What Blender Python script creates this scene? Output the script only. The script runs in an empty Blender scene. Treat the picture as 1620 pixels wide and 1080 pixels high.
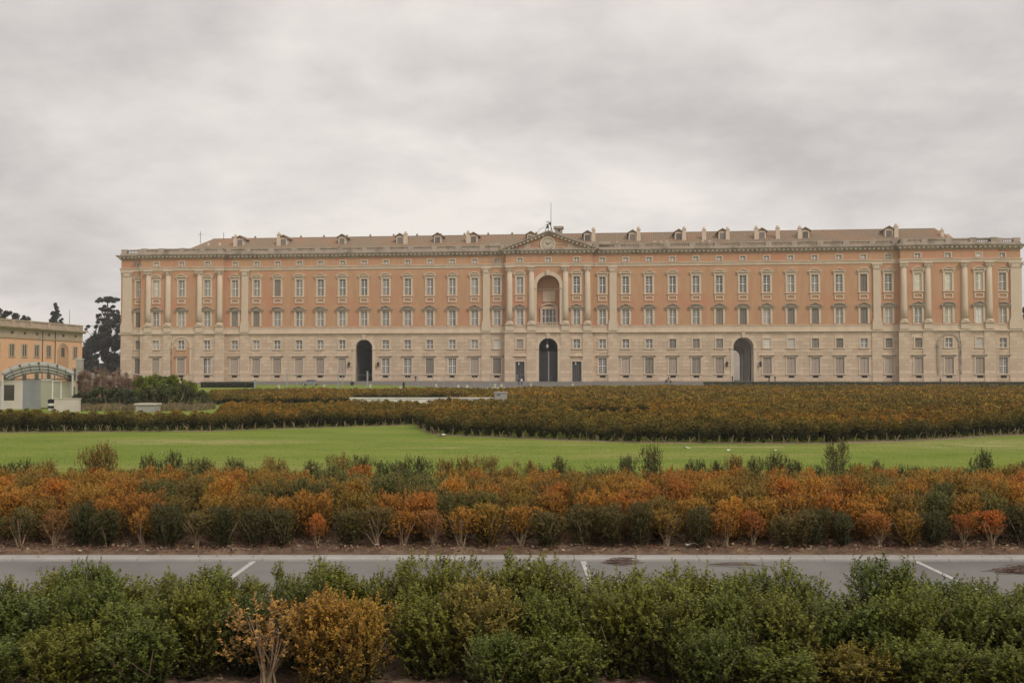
import bpy, math, random
import numpy as np
from mathutils import Vector, Matrix

S = bpy.context.scene
C = S.collection
PI = math.pi
random.seed(7)
RNG = np.random.default_rng(11)

# ------------------------------------------------------------------ camera
EYE = 3.0
F = 1620.0
PIT = math.atan(50 / 1620.0)
cam_d = bpy.data.cameras.new('camera')
cam = bpy.data.objects.new('camera', cam_d)
C.objects.link(cam)
cam.location = (0, 0, EYE)
cam.rotation_euler = (PI / 2 + PIT, 0, 0)
cam_d.sensor_width = 36
cam_d.lens = 36
cam_d.clip_start = 0.1
cam_d.clip_end = 9000
S.camera = cam

# ------------------------------------------------------------------ world, sun, exposure
S.view_settings.view_transform = 'Standard'
S.view_settings.look = 'None'
S.view_settings.exposure = 0.10
S.view_settings.gamma = 1.0
S.view_settings.use_curve_mapping = False
SUN_EL, SUN_AZ = math.radians(42), math.radians(38)      # the sun behind the camera, well to the right, veiled by cloud

W = bpy.data.worlds.new('World')
S.world = W
W.use_nodes = True
nt = W.node_tree
nt.nodes.clear()
N = nt.nodes.new
LK = nt.links.new


def wmath(op, a, b=None, c=None):
    n = N('ShaderNodeMath'); n.operation = op
    for i, v in enumerate((a, b, c)):
        if v is None: continue
        if isinstance(v, (int, float)): n.inputs[i].default_value = v
        else: LK(v, n.inputs[i])
    return n.outputs[0]


sky = N('ShaderNodeTexSky'); sky.sky_type = 'NISHITA'; sky.sun_disc = False
sky.sun_elevation = SUN_EL
sky.sun_rotation = PI + SUN_AZ
sky.dust_density = 3.0
bg_sky = N('ShaderNodeBackground'); bg_sky.inputs[1].default_value = 0.1
LK(sky.outputs[0], bg_sky.inputs[0])
tc = N('ShaderNodeTexCoord')
sep = N('ShaderNodeSeparateXYZ'); LK(tc.outputs['Generated'], sep.inputs[0])
zz = wmath('ADD', wmath('MAXIMUM', sep.outputs[2], 0.0), 0.34)
px_ = wmath('DIVIDE', sep.outputs[0], zz)
py_ = wmath('DIVIDE', sep.outputs[1], zz)
comb = N('ShaderNodeCombineXYZ'); LK(px_, comb.inputs[0]); LK(py_, comb.inputs[1])


def wnoise(scale, detail, rough, off, dist=0.0, stretch=(1, 1, 1)):
    m = N('ShaderNodeMapping'); m.inputs['Location'].default_value = off
    m.inputs['Scale'].default_value = stretch
    LK(comb.outputs[0], m.inputs[0])
    n = N('ShaderNodeTexNoise'); n.inputs['Scale'].default_value = scale
    n.inputs['Detail'].default_value = detail; n.inputs['Roughness'].default_value = rough
    n.inputs['Distortion'].default_value = dist
    LK(m.outputs[0], n.inputs[0])
    return n.outputs[0]


n1 = wnoise(1.25, 3, 0.45, (11.7336, 12.8782, 0), 0.25, (0.85, 1.3, 1))
n2 = wnoise(3.6, 8, 0.56, (-0.5986, -9.5351, 0), 0.15, (1.0, 1.15, 1))
n3 = wnoise(9.0, 8, 0.62, (1.3, 9.2, 0), 0.15, (1.0, 1.1, 1))
cl = wmath('ADD', wmath('ADD', wmath('MULTIPLY', n1, 0.52), wmath('MULTIPLY', n2, 0.35)), wmath('MULTIPLY', n3, 0.13))
# thinner and brighter low down, where the cloud sheet is seen edge on
low = wmath('MAXIMUM', wmath('SUBTRACT', 1.0, wmath('MULTIPLY', wmath('MAXIMUM', sep.outputs[2], 0.0), 2.6)), 0.0)
cl = wmath('ADD', cl, wmath('MULTIPLY', low, 0.11))
ramp = N('ShaderNodeValToRGB')
LK(cl, ramp.inputs[0])
r = ramp.color_ramp
r.elements[0].position = 0.42; r.elements[0].color = (0.505, 0.475, 0.46, 1)
r.elements[1].position = 0.68; r.elements[1].color = (0.86, 0.81, 0.75, 1)
e = r.elements.new(0.50); e.color = (0.615, 0.578, 0.557, 1)
e = r.elements.new(0.58); e.color = (0.73, 0.685, 0.65, 1)
bg_cl = N('ShaderNodeBackground'); bg_cl.inputs[1].default_value = 1.0
LK(ramp.outputs[0], bg_cl.inputs[0])
mixw = N('ShaderNodeMixShader'); mixw.inputs[0].default_value = 0.96
LK(bg_sky.outputs[0], mixw.inputs[1]); LK(bg_cl.outputs[0], mixw.inputs[2])
wo = N('ShaderNodeOutputWorld'); LK(mixw.outputs[0], wo.inputs[0])

sun_d = bpy.data.lights.new('sun', 'SUN')
sun_d.energy = 1.5
sun_d.angle = math.radians(18)
sun_d.color = (1.0, 0.94, 0.86)
sun = bpy.data.objects.new('sun', sun_d)
C.objects.link(sun)
sun.rotation_euler = (PI / 2 - SUN_EL, 0, SUN_AZ)
sun.location = (0, -20, 60)

# ------------------------------------------------------------------ projection helpers (photograph pixels to world points)


def ray(x, y):
    a = (x - 810) / F; b = (540 - y) / F
    c, s = math.cos(PIT), math.sin(PIT)
    return a, c - b * s, s + b * c


def G(x, y, z=0.0):
    d = ray(x, y); t = (z - EYE) / d[2]
    return d[0] * t, d[1] * t


def P(x, y, Y):
    d = ray(x, y); t = Y / d[1]
    return d[0] * t, Y, EYE + d[2] * t


# ------------------------------------------------------------------ materials
MATS = {}


def mat(name, col, rough=0.8, col2=None, scale=1.0, detail=4, bump=0.0, bscale=20, spec=0.3, metal=0.0, amount=1.0,
        stretch=(1, 1, 1), col3=None, scale3=0.2, emit=None, obj_color=False):
    m = bpy.data.materials.new(name); m.use_nodes = True
    t = m.node_tree; b = t.nodes['Principled BSDF']
    b.inputs['Roughness'].default_value = rough
    b.inputs['Metallic'].default_value = metal
    b.inputs['Specular IOR Level'].default_value = spec
    b.inputs['Base Color'].default_value = (*col, 1)
    co = t.nodes.new('ShaderNodeTexCoord')
    mp = t.nodes.new('ShaderNodeMapping'); mp.inputs['Scale'].default_value = stretch
    t.links.new(co.outputs['Object'], mp.inputs[0])
    out = None
    if col2:
        n = t.nodes.new('ShaderNodeTexNoise'); n.inputs['Scale'].default_value = scale
        n.inputs['Detail'].default_value = detail; n.inputs['Roughness'].default_value = 0.6
        t.links.new(mp.outputs[0], n.inputs[0])
        rp = t.nodes.new('ShaderNodeValToRGB')
        rp.color_ramp.elements[0].position = 0.33; rp.color_ramp.elements[1].position = 0.67
        rp.color_ramp.elements[0].color = (*col, 1); rp.color_ramp.elements[1].color = (*col2, 1)
        t.links.new(n.outputs[0], rp.inputs[0])
        out = rp.outputs[0]
        if col3:
            n3 = t.nodes.new('ShaderNodeTexNoise'); n3.inputs['Scale'].default_value = scale3
            n3.inputs['Detail'].default_value = 3
            t.links.new(co.outputs['Object'], n3.inputs[0])
            r3 = t.nodes.new('ShaderNodeValToRGB')
            r3.color_ramp.elements[0].position = 0.48; r3.color_ramp.elements[1].position = 0.68
            t.links.new(n3.outputs[0], r3.inputs[0])
            mx = t.nodes.new('ShaderNodeMix'); mx.data_type = 'RGBA'
            t.links.new(r3.outputs[0], mx.inputs[0])
            t.links.new(out, mx.inputs[6]); mx.inputs[7].default_value = (*col3, 1)
            out = mx.outputs[2]
        t.links.new(out, b.inputs['Base Color'])
    if obj_color:
        oi = t.nodes.new('ShaderNodeObjectInfo')
        if out is None:
            t.links.new(oi.outputs['Color'], b.inputs['Base Color'])
        else:
            mx = t.nodes.new('ShaderNodeMix'); mx.data_type = 'RGBA'; mx.blend_type = 'MULTIPLY'; mx.inputs[0].default_value = 1
            t.links.new(out, mx.inputs[6]); t.links.new(oi.outputs['Color'], mx.inputs[7])
            t.links.new(mx.outputs[2], b.inputs['Base Color'])
    if bump:
        nb = t.nodes.new('ShaderNodeTexNoise'); nb.inputs['Scale'].default_value = bscale; nb.inputs['Detail'].default_value = 4
        t.links.new(mp.outputs[0], nb.inputs[0])
        bp = t.nodes.new('ShaderNodeBump'); bp.inputs['Strength'].default_value = bump; bp.inputs['Distance'].default_value = 0.05
        t.links.new(nb.outputs[0], bp.inputs['Height']); t.links.new(bp.outputs[0], b.inputs['Normal'])
    MATS[name] = m
    return m


def stone_course(name, c1, c2, stain, bw=2.1, bh=0.95):
    """weathered travertine laid in courses (brick texture for the blocks too far off to pick apart)"""
    m = bpy.data.materials.new(name); m.use_nodes = True
    t = m.node_tree; b = t.nodes['Principled BSDF']; b.inputs['Roughness'].default_value = 0.85
    b.inputs['Specular IOR Level'].default_value = 0.2
    co = t.nodes.new('ShaderNodeTexCoord')
    sp = t.nodes.new('ShaderNodeSeparateXYZ'); t.links.new(co.outputs['Object'], sp.inputs[0])
    cb = t.nodes.new('ShaderNodeCombineXYZ'); t.links.new(sp.outputs[0], cb.inputs[0]); t.links.new(sp.outputs[2], cb.inputs[1])
    br = t.nodes.new('ShaderNodeTexBrick'); br.inputs['Scale'].default_value = 1
    br.inputs['Brick Width'].default_value = bw; br.inputs['Row Height'].default_value = bh
    br.inputs['Mortar Size'].default_value = 0.025; br.inputs['Mortar Smooth'].default_value = 0.3
    br.inputs['Color1'].default_value = (*c1, 1); br.inputs['Color2'].default_value = (*c2, 1)
    br.inputs['Mortar'].default_value = (c2[0] * .62, c2[1] * .6, c2[2] * .58, 1)
    t.links.new(cb.outputs[0], br.inputs[0])
    n = t.nodes.new('ShaderNodeTexNoise'); n.inputs['Scale'].default_value = 0.22; n.inputs['Detail'].default_value = 6
    n.inputs['Roughness'].default_value = 0.65
    mp = t.nodes.new('ShaderNodeMapping'); mp.inputs['Scale'].default_value = (2.4, 1, 0.35)
    t.links.new(co.outputs['Object'], mp.inputs[0]); t.links.new(mp.outputs[0], n.inputs[0])
    rp = t.nodes.new('ShaderNodeValToRGB'); rp.color_ramp.elements[0].position = 0.42; rp.color_ramp.elements[1].position = 0.7
    t.links.new(n.outputs[0], rp.inputs[0])
    fa = t.nodes.new('ShaderNodeMath'); fa.operation = 'MULTIPLY'; fa.inputs[1].default_value = 0.75
    t.links.new(rp.outputs[0], fa.inputs[0])
    mx = t.nodes.new('ShaderNodeMix'); mx.data_type = 'RGBA'
    t.links.new(fa.outputs[0], mx.inputs[0]); t.links.new(br.outputs[0], mx.inputs[6]); mx.inputs[7].default_value = (*stain, 1)
    t.links.new(mx.outputs[2], b.inputs['Base Color'])
    MATS[name] = m
    return m


stone_course('stone_block', (0.71, 0.56, 0.41), (0.55, 0.41, 0.29), (0.50, 0.395, 0.29))
mat('stone', (0.68, 0.55, 0.41), 0.85, (0.58, 0.465, 0.345), 0.5, 6, stretch=(1, 1, .35))
mat('stone_weather', (0.47, 0.385, 0.30), 0.9, (0.36, 0.295, 0.225), 0.8, 6, col3=(0.26, 0.215, 0.165), scale3=0.35, stretch=(1.6, 1, .4))
mat('plaster_orange', (0.55, 0.32, 0.185), 0.9, (0.47, 0.27, 0.15), 0.5, 8, col3=(0.53, 0.255, 0.15), scale3=0.16, stretch=(1.8, 1, .3))
mat('plaster_wing', (0.80, 0.46, 0.27), 0.9, (0.72, 0.41, 0.25), 0.5, 8, col3=(0.66, 0.47, 0.33), scale3=0.2)
mat('wing_stone', (0.52, 0.41, 0.30), 0.9, (0.37, 0.30, 0.22), 0.7, 6)
mat('roof_tile', (0.31, 0.225, 0.15), 0.9, (0.25, 0.185, 0.125), 1.6, 6, bump=0.3, bscale=6, col3=(0.34, 0.205, 0.125), scale3=0.12)
mat('white_paint', (0.80, 0.77, 0.72), 0.5, (0.62, 0.59, 0.53), 1.2)
mat('pane', (1, 1, 1), 0.12, spec=0.5, obj_color=True)
mat('shutter', (1, 1, 1), 0.7, (0.82, 0.82, 0.82), 2.5, obj_color=True)
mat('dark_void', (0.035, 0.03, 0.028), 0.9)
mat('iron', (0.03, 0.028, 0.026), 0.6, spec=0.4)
mat('passage_lit', (0.70, 0.66, 0.61), 0.9, (0.60, 0.56, 0.51), 0.6)  # lit copy of the passage surface, paled to look brighter inside
mat('passage_dim', (0.26, 0.235, 0.21), 0.9, (0.2, 0.18, 0.16), 0.6)  # shaded copy of the passage surface, dimness put into its colour
mat('clock_face', (0.55, 0.47, 0.36), 0.7, (0.48, 0.41, 0.31), 2)
mat('grey_metal', (0.33, 0.34, 0.34), 0.45, (0.27, 0.28, 0.28), 1.5, spec=0.5)
mat('pale_metal', (0.55, 0.55, 0.53), 0.5, (0.47, 0.47, 0.45), 1.5)
mat('roof_glass', (0.70, 0.68, 0.64), 0.25, spec=0.5)
def see_through(name, tint, clear):
    m = MATS[name]; t = m.node_tree
    tr = t.nodes.new('ShaderNodeBsdfTransparent'); tr.inputs[0].default_value = (*tint, 1)
    ms = t.nodes.new('ShaderNodeMixShader'); ms.inputs[0].default_value = clear
    t.links.new(t.nodes['Principled BSDF'].outputs[0], ms.inputs[1]); t.links.new(tr.outputs[0], ms.inputs[2])
    t.links.new(ms.outputs[0], t.nodes['Material Output'].inputs[0])


see_through('roof_glass', (.92, .94, .92), .22)
_t = MATS['roof_glass'].node_tree; _tl = _t.nodes.new('ShaderNodeBsdfTranslucent'); _tl.inputs[0].default_value = (.78, .76, .72, 1)
_m = _t.nodes.new('ShaderNodeMixShader'); _m.inputs[0].default_value = .6
_f = _t.nodes['Material Output'].inputs[0].links[0].from_node
_t.links.new(_t.nodes['Principled BSDF'].outputs[0], _m.inputs[1]); _t.links.new(_tl.outputs[0], _m.inputs[2]); _t.links.new(_m.outputs[0], _f.inputs[1])
mat('gable_glass', (0.50, 0.50, 0.48), 0.3, (0.42, 0.42, 0.40), 0.8)
mat('green_glass', (0.40, 0.39, 0.28), 0.2, (0.35, 0.34, 0.245), 0.8, spec=0.5)
mat('dark_glass', (0.05, 0.045, 0.035), 0.08, spec=0.8)
mat('white_wall', (0.62, 0.555, 0.48), 0.85, (0.53, 0.47, 0.40), 0.9, 6)
mat('concrete', (0.40, 0.375, 0.335), 0.85, (0.30, 0.28, 0.25), 1.6, 6, bump=0.2, bscale=12)
mat('kerb_concrete', (0.45, 0.43, 0.40), 0.85, (0.36, 0.34, 0.315), 1.3, 8, bump=0.25, bscale=30)
mat('road_paint', (0.66, 0.64, 0.60), 0.7, (0.36, 0.35, 0.335), 11, 8)
mat('paving', (0.20, 0.185, 0.17), 0.9, (0.16, 0.15, 0.138), 0.15, 6)
mat('pale_path', (0.55, 0.51, 0.42), 0.9, (0.46, 0.43, 0.34), 0.4)
mat('bark', (0.12, 0.085, 0.055), 0.9, (0.07, 0.05, 0.035), 4)
mat('stem', (0.36, 0.265, 0.165), 0.85, (0.20, 0.145, 0.09), 9)
mat('paper', (0.78, 0.76, 0.72), 0.8)
mat('litter_brown', (0.12, 0.08, 0.065), 0.9, (0.18, 0.125, 0.10), 6)
mat('skin', (0.45, 0.28, 0.2), 0.6)
mat('cloth_dark', (0.018, 0.018, 0.022), 0.9)
mat('cloth_white', (0.72, 0.72, 0.72), 0.9)
mat('cloth_grey', (0.13, 0.13, 0.14), 0.9)
mat('car_paint', (0.30, 0.31, 0.33), 0.25, spec=0.7, metal=0.5)
mat('rubber', (0.02, 0.02, 0.02), 0.8)
mat('lamp_red', (0.4, 0.02, 0.015), 0.3)
mat('lamp_clear', (0.75, 0.75, 0.75), 0.15, spec=0.8)


def asphalt():
    m = mat('asphalt', (0.20, 0.187, 0.174), 0.88, (0.24, 0.225, 0.21), 0.7, 6, spec=0.25, col3=(0.165, 0.154, 0.144), scale3=0.45)
    t = m.node_tree; b = t.nodes['Principled BSDF']
    co = t.nodes.new('ShaderNodeTexCoord')
    n = t.nodes.new('ShaderNodeTexNoise'); n.inputs['Scale'].default_value = 120; n.inputs['Detail'].default_value = 3
    t.links.new(co.outputs['Object'], n.inputs[0])
    src = b.inputs['Base Color'].links[0].from_socket
    rp = t.nodes.new('ShaderNodeValToRGB'); rp.color_ramp.elements[0].color = (.72, .72, .72, 1); rp.color_ramp.elements[1].color = (1.28, 1.28, 1.28, 1)
    rp.color_ramp.elements[0].position = .3; rp.color_ramp.elements[1].position = .7
    t.links.new(n.outputs[0], rp.inputs[0])
    mx = t.nodes.new('ShaderNodeMix'); mx.data_type = 'RGBA'; mx.blend_type = 'MULTIPLY'; mx.inputs[0].default_value = 1
    t.links.new(src, mx.inputs[6]); t.links.new(rp.outputs[0], mx.inputs[7]); t.links.new(mx.outputs[2], b.inputs['Base Color'])
    bp = t.nodes.new('ShaderNodeBump'); bp.inputs['Strength'].default_value = .35; bp.inputs['Distance'].default_value = .01
    t.links.new(n.outputs[0], bp.inputs['Height']); t.links.new(bp.outputs[0], b.inputs['Normal'])


asphalt()


def lawn_mat():
    m = bpy.data.materials.new('lawn_grass'); m.use_nodes = True; MATS['lawn_grass'] = m
    t = m.node_tree; b = t.nodes['Principled BSDF']; b.inputs['Roughness'].default_value = .9; b.inputs['Specular IOR Level'].default_value = .15
    co = t.nodes.new('ShaderNodeTexCoord')

    def noise(scale, detail, st=(1, 1, 1)):
        mp = t.nodes.new('ShaderNodeMapping'); mp.inputs['Scale'].default_value = st
        t.links.new(co.outputs['Object'], mp.inputs[0])
        n = t.nodes.new('ShaderNodeTexNoise'); n.inputs['Scale'].default_value = scale; n.inputs['Detail'].default_value = detail
        n.inputs['Roughness'].default_value = .65
        t.links.new(mp.outputs[0], n.inputs[0]); return n.outputs[0]

    def ramp(s, p0, c0, p1, c1):
        rp = t.nodes.new('ShaderNodeValToRGB'); e = rp.color_ramp.elements
        e[0].position = p0; e[0].color = (*c0, 1); e[1].position = p1; e[1].color = (*c1, 1)
        t.links.new(s, rp.inputs[0]); return rp.outputs[0]

    def mix(f, a, bb, mode='MIX'):
        mx = t.nodes.new('ShaderNodeMix'); mx.data_type = 'RGBA'; mx.blend_type = mode
        if isinstance(f, float): mx.inputs[0].default_value = f
        else: t.links.new(f, mx.inputs[0])
        t.links.new(a, mx.inputs[6])
        if isinstance(bb, tuple): mx.inputs[7].default_value = (*bb, 1)
        else: t.links.new(bb, mx.inputs[7])
        return mx.outputs[2]

    base = ramp(noise(.35, 5, (.5, 1, 1)), .32, (.148, .215, .024), .7, (.245, .280, .050))
    worn = ramp(noise(.16, 5, (.35, 1.3, 1)), .53, (0, 0, 0), .72, (.8, .8, .8))
    base = mix(worn, base, (.33, .30, .095))
    def patch(cx, cy, rx, ry):
        vm = t.nodes.new('ShaderNodeVectorMath'); vm.operation = 'SUBTRACT'; vm.inputs[1].default_value = (cx, cy, 0)
        t.links.new(co.outputs['Object'], vm.inputs[0])
        v2 = t.nodes.new('ShaderNodeVectorMath'); v2.operation = 'MULTIPLY'; v2.inputs[1].default_value = (1 / rx, 1 / ry, 0)
        t.links.new(vm.outputs[0], v2.inputs[0])
        ln = t.nodes.new('ShaderNodeVectorMath'); ln.operation = 'LENGTH'; t.links.new(v2.outputs[0], ln.inputs[0])
        mr = t.nodes.new('ShaderNodeMapRange'); mr.inputs[1].default_value = 1.0; mr.inputs[2].default_value = .2
        t.links.new(ln.outputs['Value'], mr.inputs[0])
        mu = t.nodes.new('ShaderNodeMath'); mu.operation = 'MULTIPLY'; t.links.new(mr.outputs[0], mu.inputs[0])
        t.links.new(ramp(noise(.9, 6, (.6, 1.4, 1)), .38, (0, 0, 0), .62, (.9, .9, .9)), mu.inputs[1])
        return mu.outputs[0]

    for a in ((20.5, 43.5, 7.5, 4.5), (-2.6, 41.3, 3.6, .55), (1.5, 43.0, 4.0, .5), (9.5, 41.8, 4.5, 1.0), (-14, 45, 6, 2.5)):
        base = mix(patch(*a), base, (.42, .36, .17))
    fine = ramp(noise(7, 5, (1, .45, 1)), .3, (.85, .87, .82), .7, (1.13, 1.12, 1.1))
    base = mix(1.0, base, fine, 'MULTIPLY')
    fine2 = ramp(noise(45, 3), .3, (.75, .75, .75), .7, (1.22, 1.22, 1.22))
    base = mix(1.0, base, fine2, 'MULTIPLY')
    t.links.new(base, b.inputs['Base Color'])
    bp = t.nodes.new('ShaderNodeBump'); bp.inputs['Strength'].default_value = .6; bp.inputs['Distance'].default_value = .04
    t.links.new(noise(30, 4), bp.inputs['Height']); t.links.new(bp.outputs[0], b.inputs['Normal'])


lawn_mat()
mat('soil', (0.125, 0.078, 0.05), 0.95, (0.20, 0.13, 0.085), 3.5, 8, bump=0.9, bscale=14, col3=(0.27, 0.185, 0.12), scale3=1.6)
mat('worn_soil', (0.26, 0.21, 0.11), 0.95, (0.36, 0.29, 0.16), 1.2, 8, bump=0.4, bscale=14)
mat('hill_green', (0.05, 0.06, 0.035), 0.95)


def leaf_mat(name, mode):
    """mode 'object': colour from the object, low and inner leaves mixed to a dark green as painted shade; mode 'attr': colour from a mesh attribute"""
    m = bpy.data.materials.new(name); m.use_nodes = True; MATS[name] = m
    t = m.node_tree; b = t.nodes['Principled BSDF']
    b.inputs['Roughness'].default_value = .4; b.inputs['Specular IOR Level'].default_value = .28
    at = t.nodes.new('ShaderNodeAttribute'); at.attribute_name = 'rnd'
    if mode == 'object':
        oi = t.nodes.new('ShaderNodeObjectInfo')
        ag = t.nodes.new('ShaderNodeAttribute'); ag.attribute_name = 'crown_shade'
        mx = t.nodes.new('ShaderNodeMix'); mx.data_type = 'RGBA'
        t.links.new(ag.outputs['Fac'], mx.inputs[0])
        t.links.new(oi.outputs['Color'], mx.inputs[6]); mx.inputs[7].default_value = (.030, .031, .013, 1)  # dark green that carries the painted shade of the crown
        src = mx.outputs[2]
    else:
        b.inputs['Roughness'].default_value = .65; b.inputs['Specular IOR Level'].default_value = .15
        ca = t.nodes.new('ShaderNodeAttribute'); ca.attribute_name = 'lc'
        src = ca.outputs['Color']
    hs = t.nodes.new('ShaderNodeHueSaturation')
    mr = t.nodes.new('ShaderNodeMapRange'); mr.inputs[3].default_value = .484; mr.inputs[4].default_value = .516
    t.links.new(at.outputs['Fac'], mr.inputs[0]); t.links.new(mr.outputs[0], hs.inputs['Hue'])
    mv = t.nodes.new('ShaderNodeMath'); mv.operation = 'FRACT'
    m7 = t.nodes.new('ShaderNodeMath'); m7.operation = 'MULTIPLY'; m7.inputs[1].default_value = 7.31
    t.links.new(at.outputs['Fac'], m7.inputs[0]); t.links.new(m7.outputs[0], mv.inputs[0])
    mr2 = t.nodes.new('ShaderNodeMapRange'); mr2.inputs[3].default_value = .68; mr2.inputs[4].default_value = 1.38
    t.links.new(mv.outputs[0], mr2.inputs[0]); t.links.new(mr2.outputs[0], hs.inputs['Value'])
    t.links.new(src, hs.inputs['Color'])
    t.links.new(hs.outputs[0], b.inputs['Base Color'])
    tr = t.nodes.new('ShaderNodeBsdfTranslucent'); t.links.new(hs.outputs[0], tr.inputs[0])
    ms = t.nodes.new('ShaderNodeMixShader'); ms.inputs[0].default_value = .14
    t.links.new(b.outputs[0], ms.inputs[1]); t.links.new(tr.outputs[0], ms.inputs[2])
    t.links.new(ms.outputs[0], t.nodes['Material Output'].inputs[0])


leaf_mat('leaf', 'object')
leaf_mat('leaf_mass', 'attr')

# ------------------------------------------------------------------ mesh helpers


class MB:
    def __init__(s):
        s.v = []; s.f = []

    def add(s, vs, fs):
        o = len(s.v); s.v += [tuple(q) for q in vs]; s.f += [tuple(i + o for i in f) for f in fs]
        return s

    def box(s, x0, x1, y0, y1, z0, z1):
        return s.add([(x0, y0, z0), (x1, y0, z0), (x1, y1, z0), (x0, y1, z0), (x0, y0, z1), (x1, y0, z1), (x1, y1, z1), (x0, y1, z1)],
                     [(0, 3, 2, 1), (4, 5, 6, 7), (0, 1, 5, 4), (1, 2, 6, 5), (2, 3, 7, 6), (3, 0, 4, 7)])

    def quad(s, a, b, c, d):
        return s.add([a, b, c, d], [(0, 1, 2, 3)])

    def prism(s, poly, y0, y1):
        """polygon in x,z pushed from y0 (front) to y1"""
        n = len(poly)
        vs = [(p[0], y0, p[1]) for p in poly] + [(p[0], y1, p[1]) for p in poly]
        fs = [tuple(range(n)), tuple(range(2 * n - 1, n - 1, -1))]
        fs += [((i + 1) % n, i, i + n, (i + 1) % n + n) for i in range(n)]
        return s.add(vs, fs)

    def prism_x(s, poly, x0, x1):
        n = len(poly)
        vs = [(x0, p[0], p[1]) for p in poly] + [(x1, p[0], p[1]) for p in poly]
        fs = [tuple(range(n)), tuple(range(2 * n - 1, n - 1, -1))]
        fs += [((i + 1) % n, i, i + n, (i + 1) % n + n) for i in range(n)]
        return s.add(vs, fs)

    def ring(s, cx, cz, r0, r1, a0, a1, n, y0, y1):
        for i in range(n):
            p, q = a0 + (a1 - a0) * i / n, a0 + (a1 - a0) * (i + 1) / n
            s.prism([(cx + r0 * math.cos(p), cz + r0 * math.sin(p)), (cx + r1 * math.cos(p), cz + r1 * math.sin(p)),
                     (cx + r1 * math.cos(q), cz + r1 * math.sin(q)), (cx + r0 * math.cos(q), cz + r0 * math.sin(q))], y0, y1)
        return s

    def lathe(s, cx, cy, prof, n=12):
        vs = []; fs = []
        for r_, z in prof:
            for i in range(n):
                a = 2 * PI * i / n
                vs.append((cx + r_ * math.cos(a), cy + r_ * math.sin(a), z))
        for k in range(len(prof) - 1):
            for i in range(n):
                j = (i + 1) % n
                fs.append((k * n + i, k * n + j, (k + 1) * n + j, (k + 1) * n + i))
        fs.append(tuple(range(n - 1, -1, -1))); fs.append(tuple((len(prof) - 1) * n + i for i in range(n)))
        return s.add(vs, fs)

    def tube(s, pts, rad, n=6):
        pts = [Vector(p) for p in pts]
        if not isinstance(rad, (list, tuple)): rad = [rad] * len(pts)
        vs = []; fs = []
        for k, p in enumerate(pts):
            d = (pts[min(k + 1, len(pts) - 1)] - pts[max(k - 1, 0)]).normalized()
            u = d.cross(Vector((0, 0, 1)))
            if u.length < 1e-3: u = Vector((1, 0, 0))
            u.normalize(); w = d.cross(u)
            for i in range(n):
                a = 2 * PI * i / n
                vs.append(tuple(p + (u * math.cos(a) + w * math.sin(a)) * rad[k]))
        for k in range(len(pts) - 1):
            for i in range(n):
                j = (i + 1) % n
                fs.append((k * n + i, k * n + j, (k + 1) * n + j, (k + 1) * n + i))
        fs.append(tuple(range(n - 1, -1, -1))); fs.append(tuple((len(pts) - 1) * n + i for i in range(n)))
        return s.add(vs, fs)

    def mesh(s, name, m=None, smooth=False):
        me = bpy.data.meshes.new(name)
        me.from_pydata(s.v, [], s.f)
        if m: me.materials.append(MATS[m])
        if smooth:
            me.polygons.foreach_set('use_smooth', [True] * len(me.polygons))
        me.update()
        return me


def link(name, me, parent=None, loc=(0, 0, 0), rz=0.0, kind=None, label=None, cat=None, group=None, color=None):
    o = bpy.data.objects.new(name, me)
    C.objects.link(o)
    o.location = loc; o.rotation_euler = (0, 0, rz)
    if parent: o.parent = parent
    tag(o, label, cat, group, kind)
    if color: o.color = (*color, 1)
    return o


def tag(o, label=None, cat=None, group=None, kind=None):
    if label: o['label'] = label
    if cat: o['category'] = cat
    if group: o['group'] = group
    if kind: o['kind'] = kind
    return o


def part(name, mb, m, parent, loc=(0, 0, 0), rz=0.0, kind=None, label=None, smooth=False, color=None):
    return link(name, mb.mesh(name, m, smooth), parent, loc, rz, kind, label, color=color)


def thing(name, label, cat, loc=(0, 0, 0), rz=0.0, group=None):
    return link(name, None, None, loc, rz, None, label, cat, group)


def copy_tree(o, parent=None):
    c = o.copy(); C.objects.link(c)
    if parent: c.parent = parent
    for ch in list(o.children): copy_tree(ch, c)
    return c


def np_mesh(name, V, NF, m, attrs=None, colors=None):
    """V: (faces*4,3) loose quads"""
    me = bpy.data.meshes.new(name)
    nv = len(V)
    me.vertices.add(nv); me.vertices.foreach_set('co', np.ascontiguousarray(V, dtype=np.float32).ravel())
    me.loops.add(nv); me.loops.foreach_set('vertex_index', np.arange(nv, dtype=np.int32))
    nf = nv // NF
    me.polygons.add(nf)
    me.polygons.foreach_set('loop_start', np.arange(0, nv, NF, dtype=np.int32))
    me.update(calc_edges=True)
    for k, a in (attrs or {}).items():
        at = me.attributes.new(k, 'FLOAT', 'POINT'); at.data.foreach_set('value', np.asarray(a, dtype=np.float32))
    if colors is not None:
        at = me.attributes.new('lc', 'FLOAT_COLOR', 'POINT')
        at.data.foreach_set('color', np.concatenate([colors, np.ones((nv, 1))], 1).astype(np.float32).ravel())
    me.materials.append(MATS[m])
    me.validate()
    return me


def norm(a):
    return a / np.maximum(np.linalg.norm(a, axis=-1, keepdims=True), 1e-9)


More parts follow.
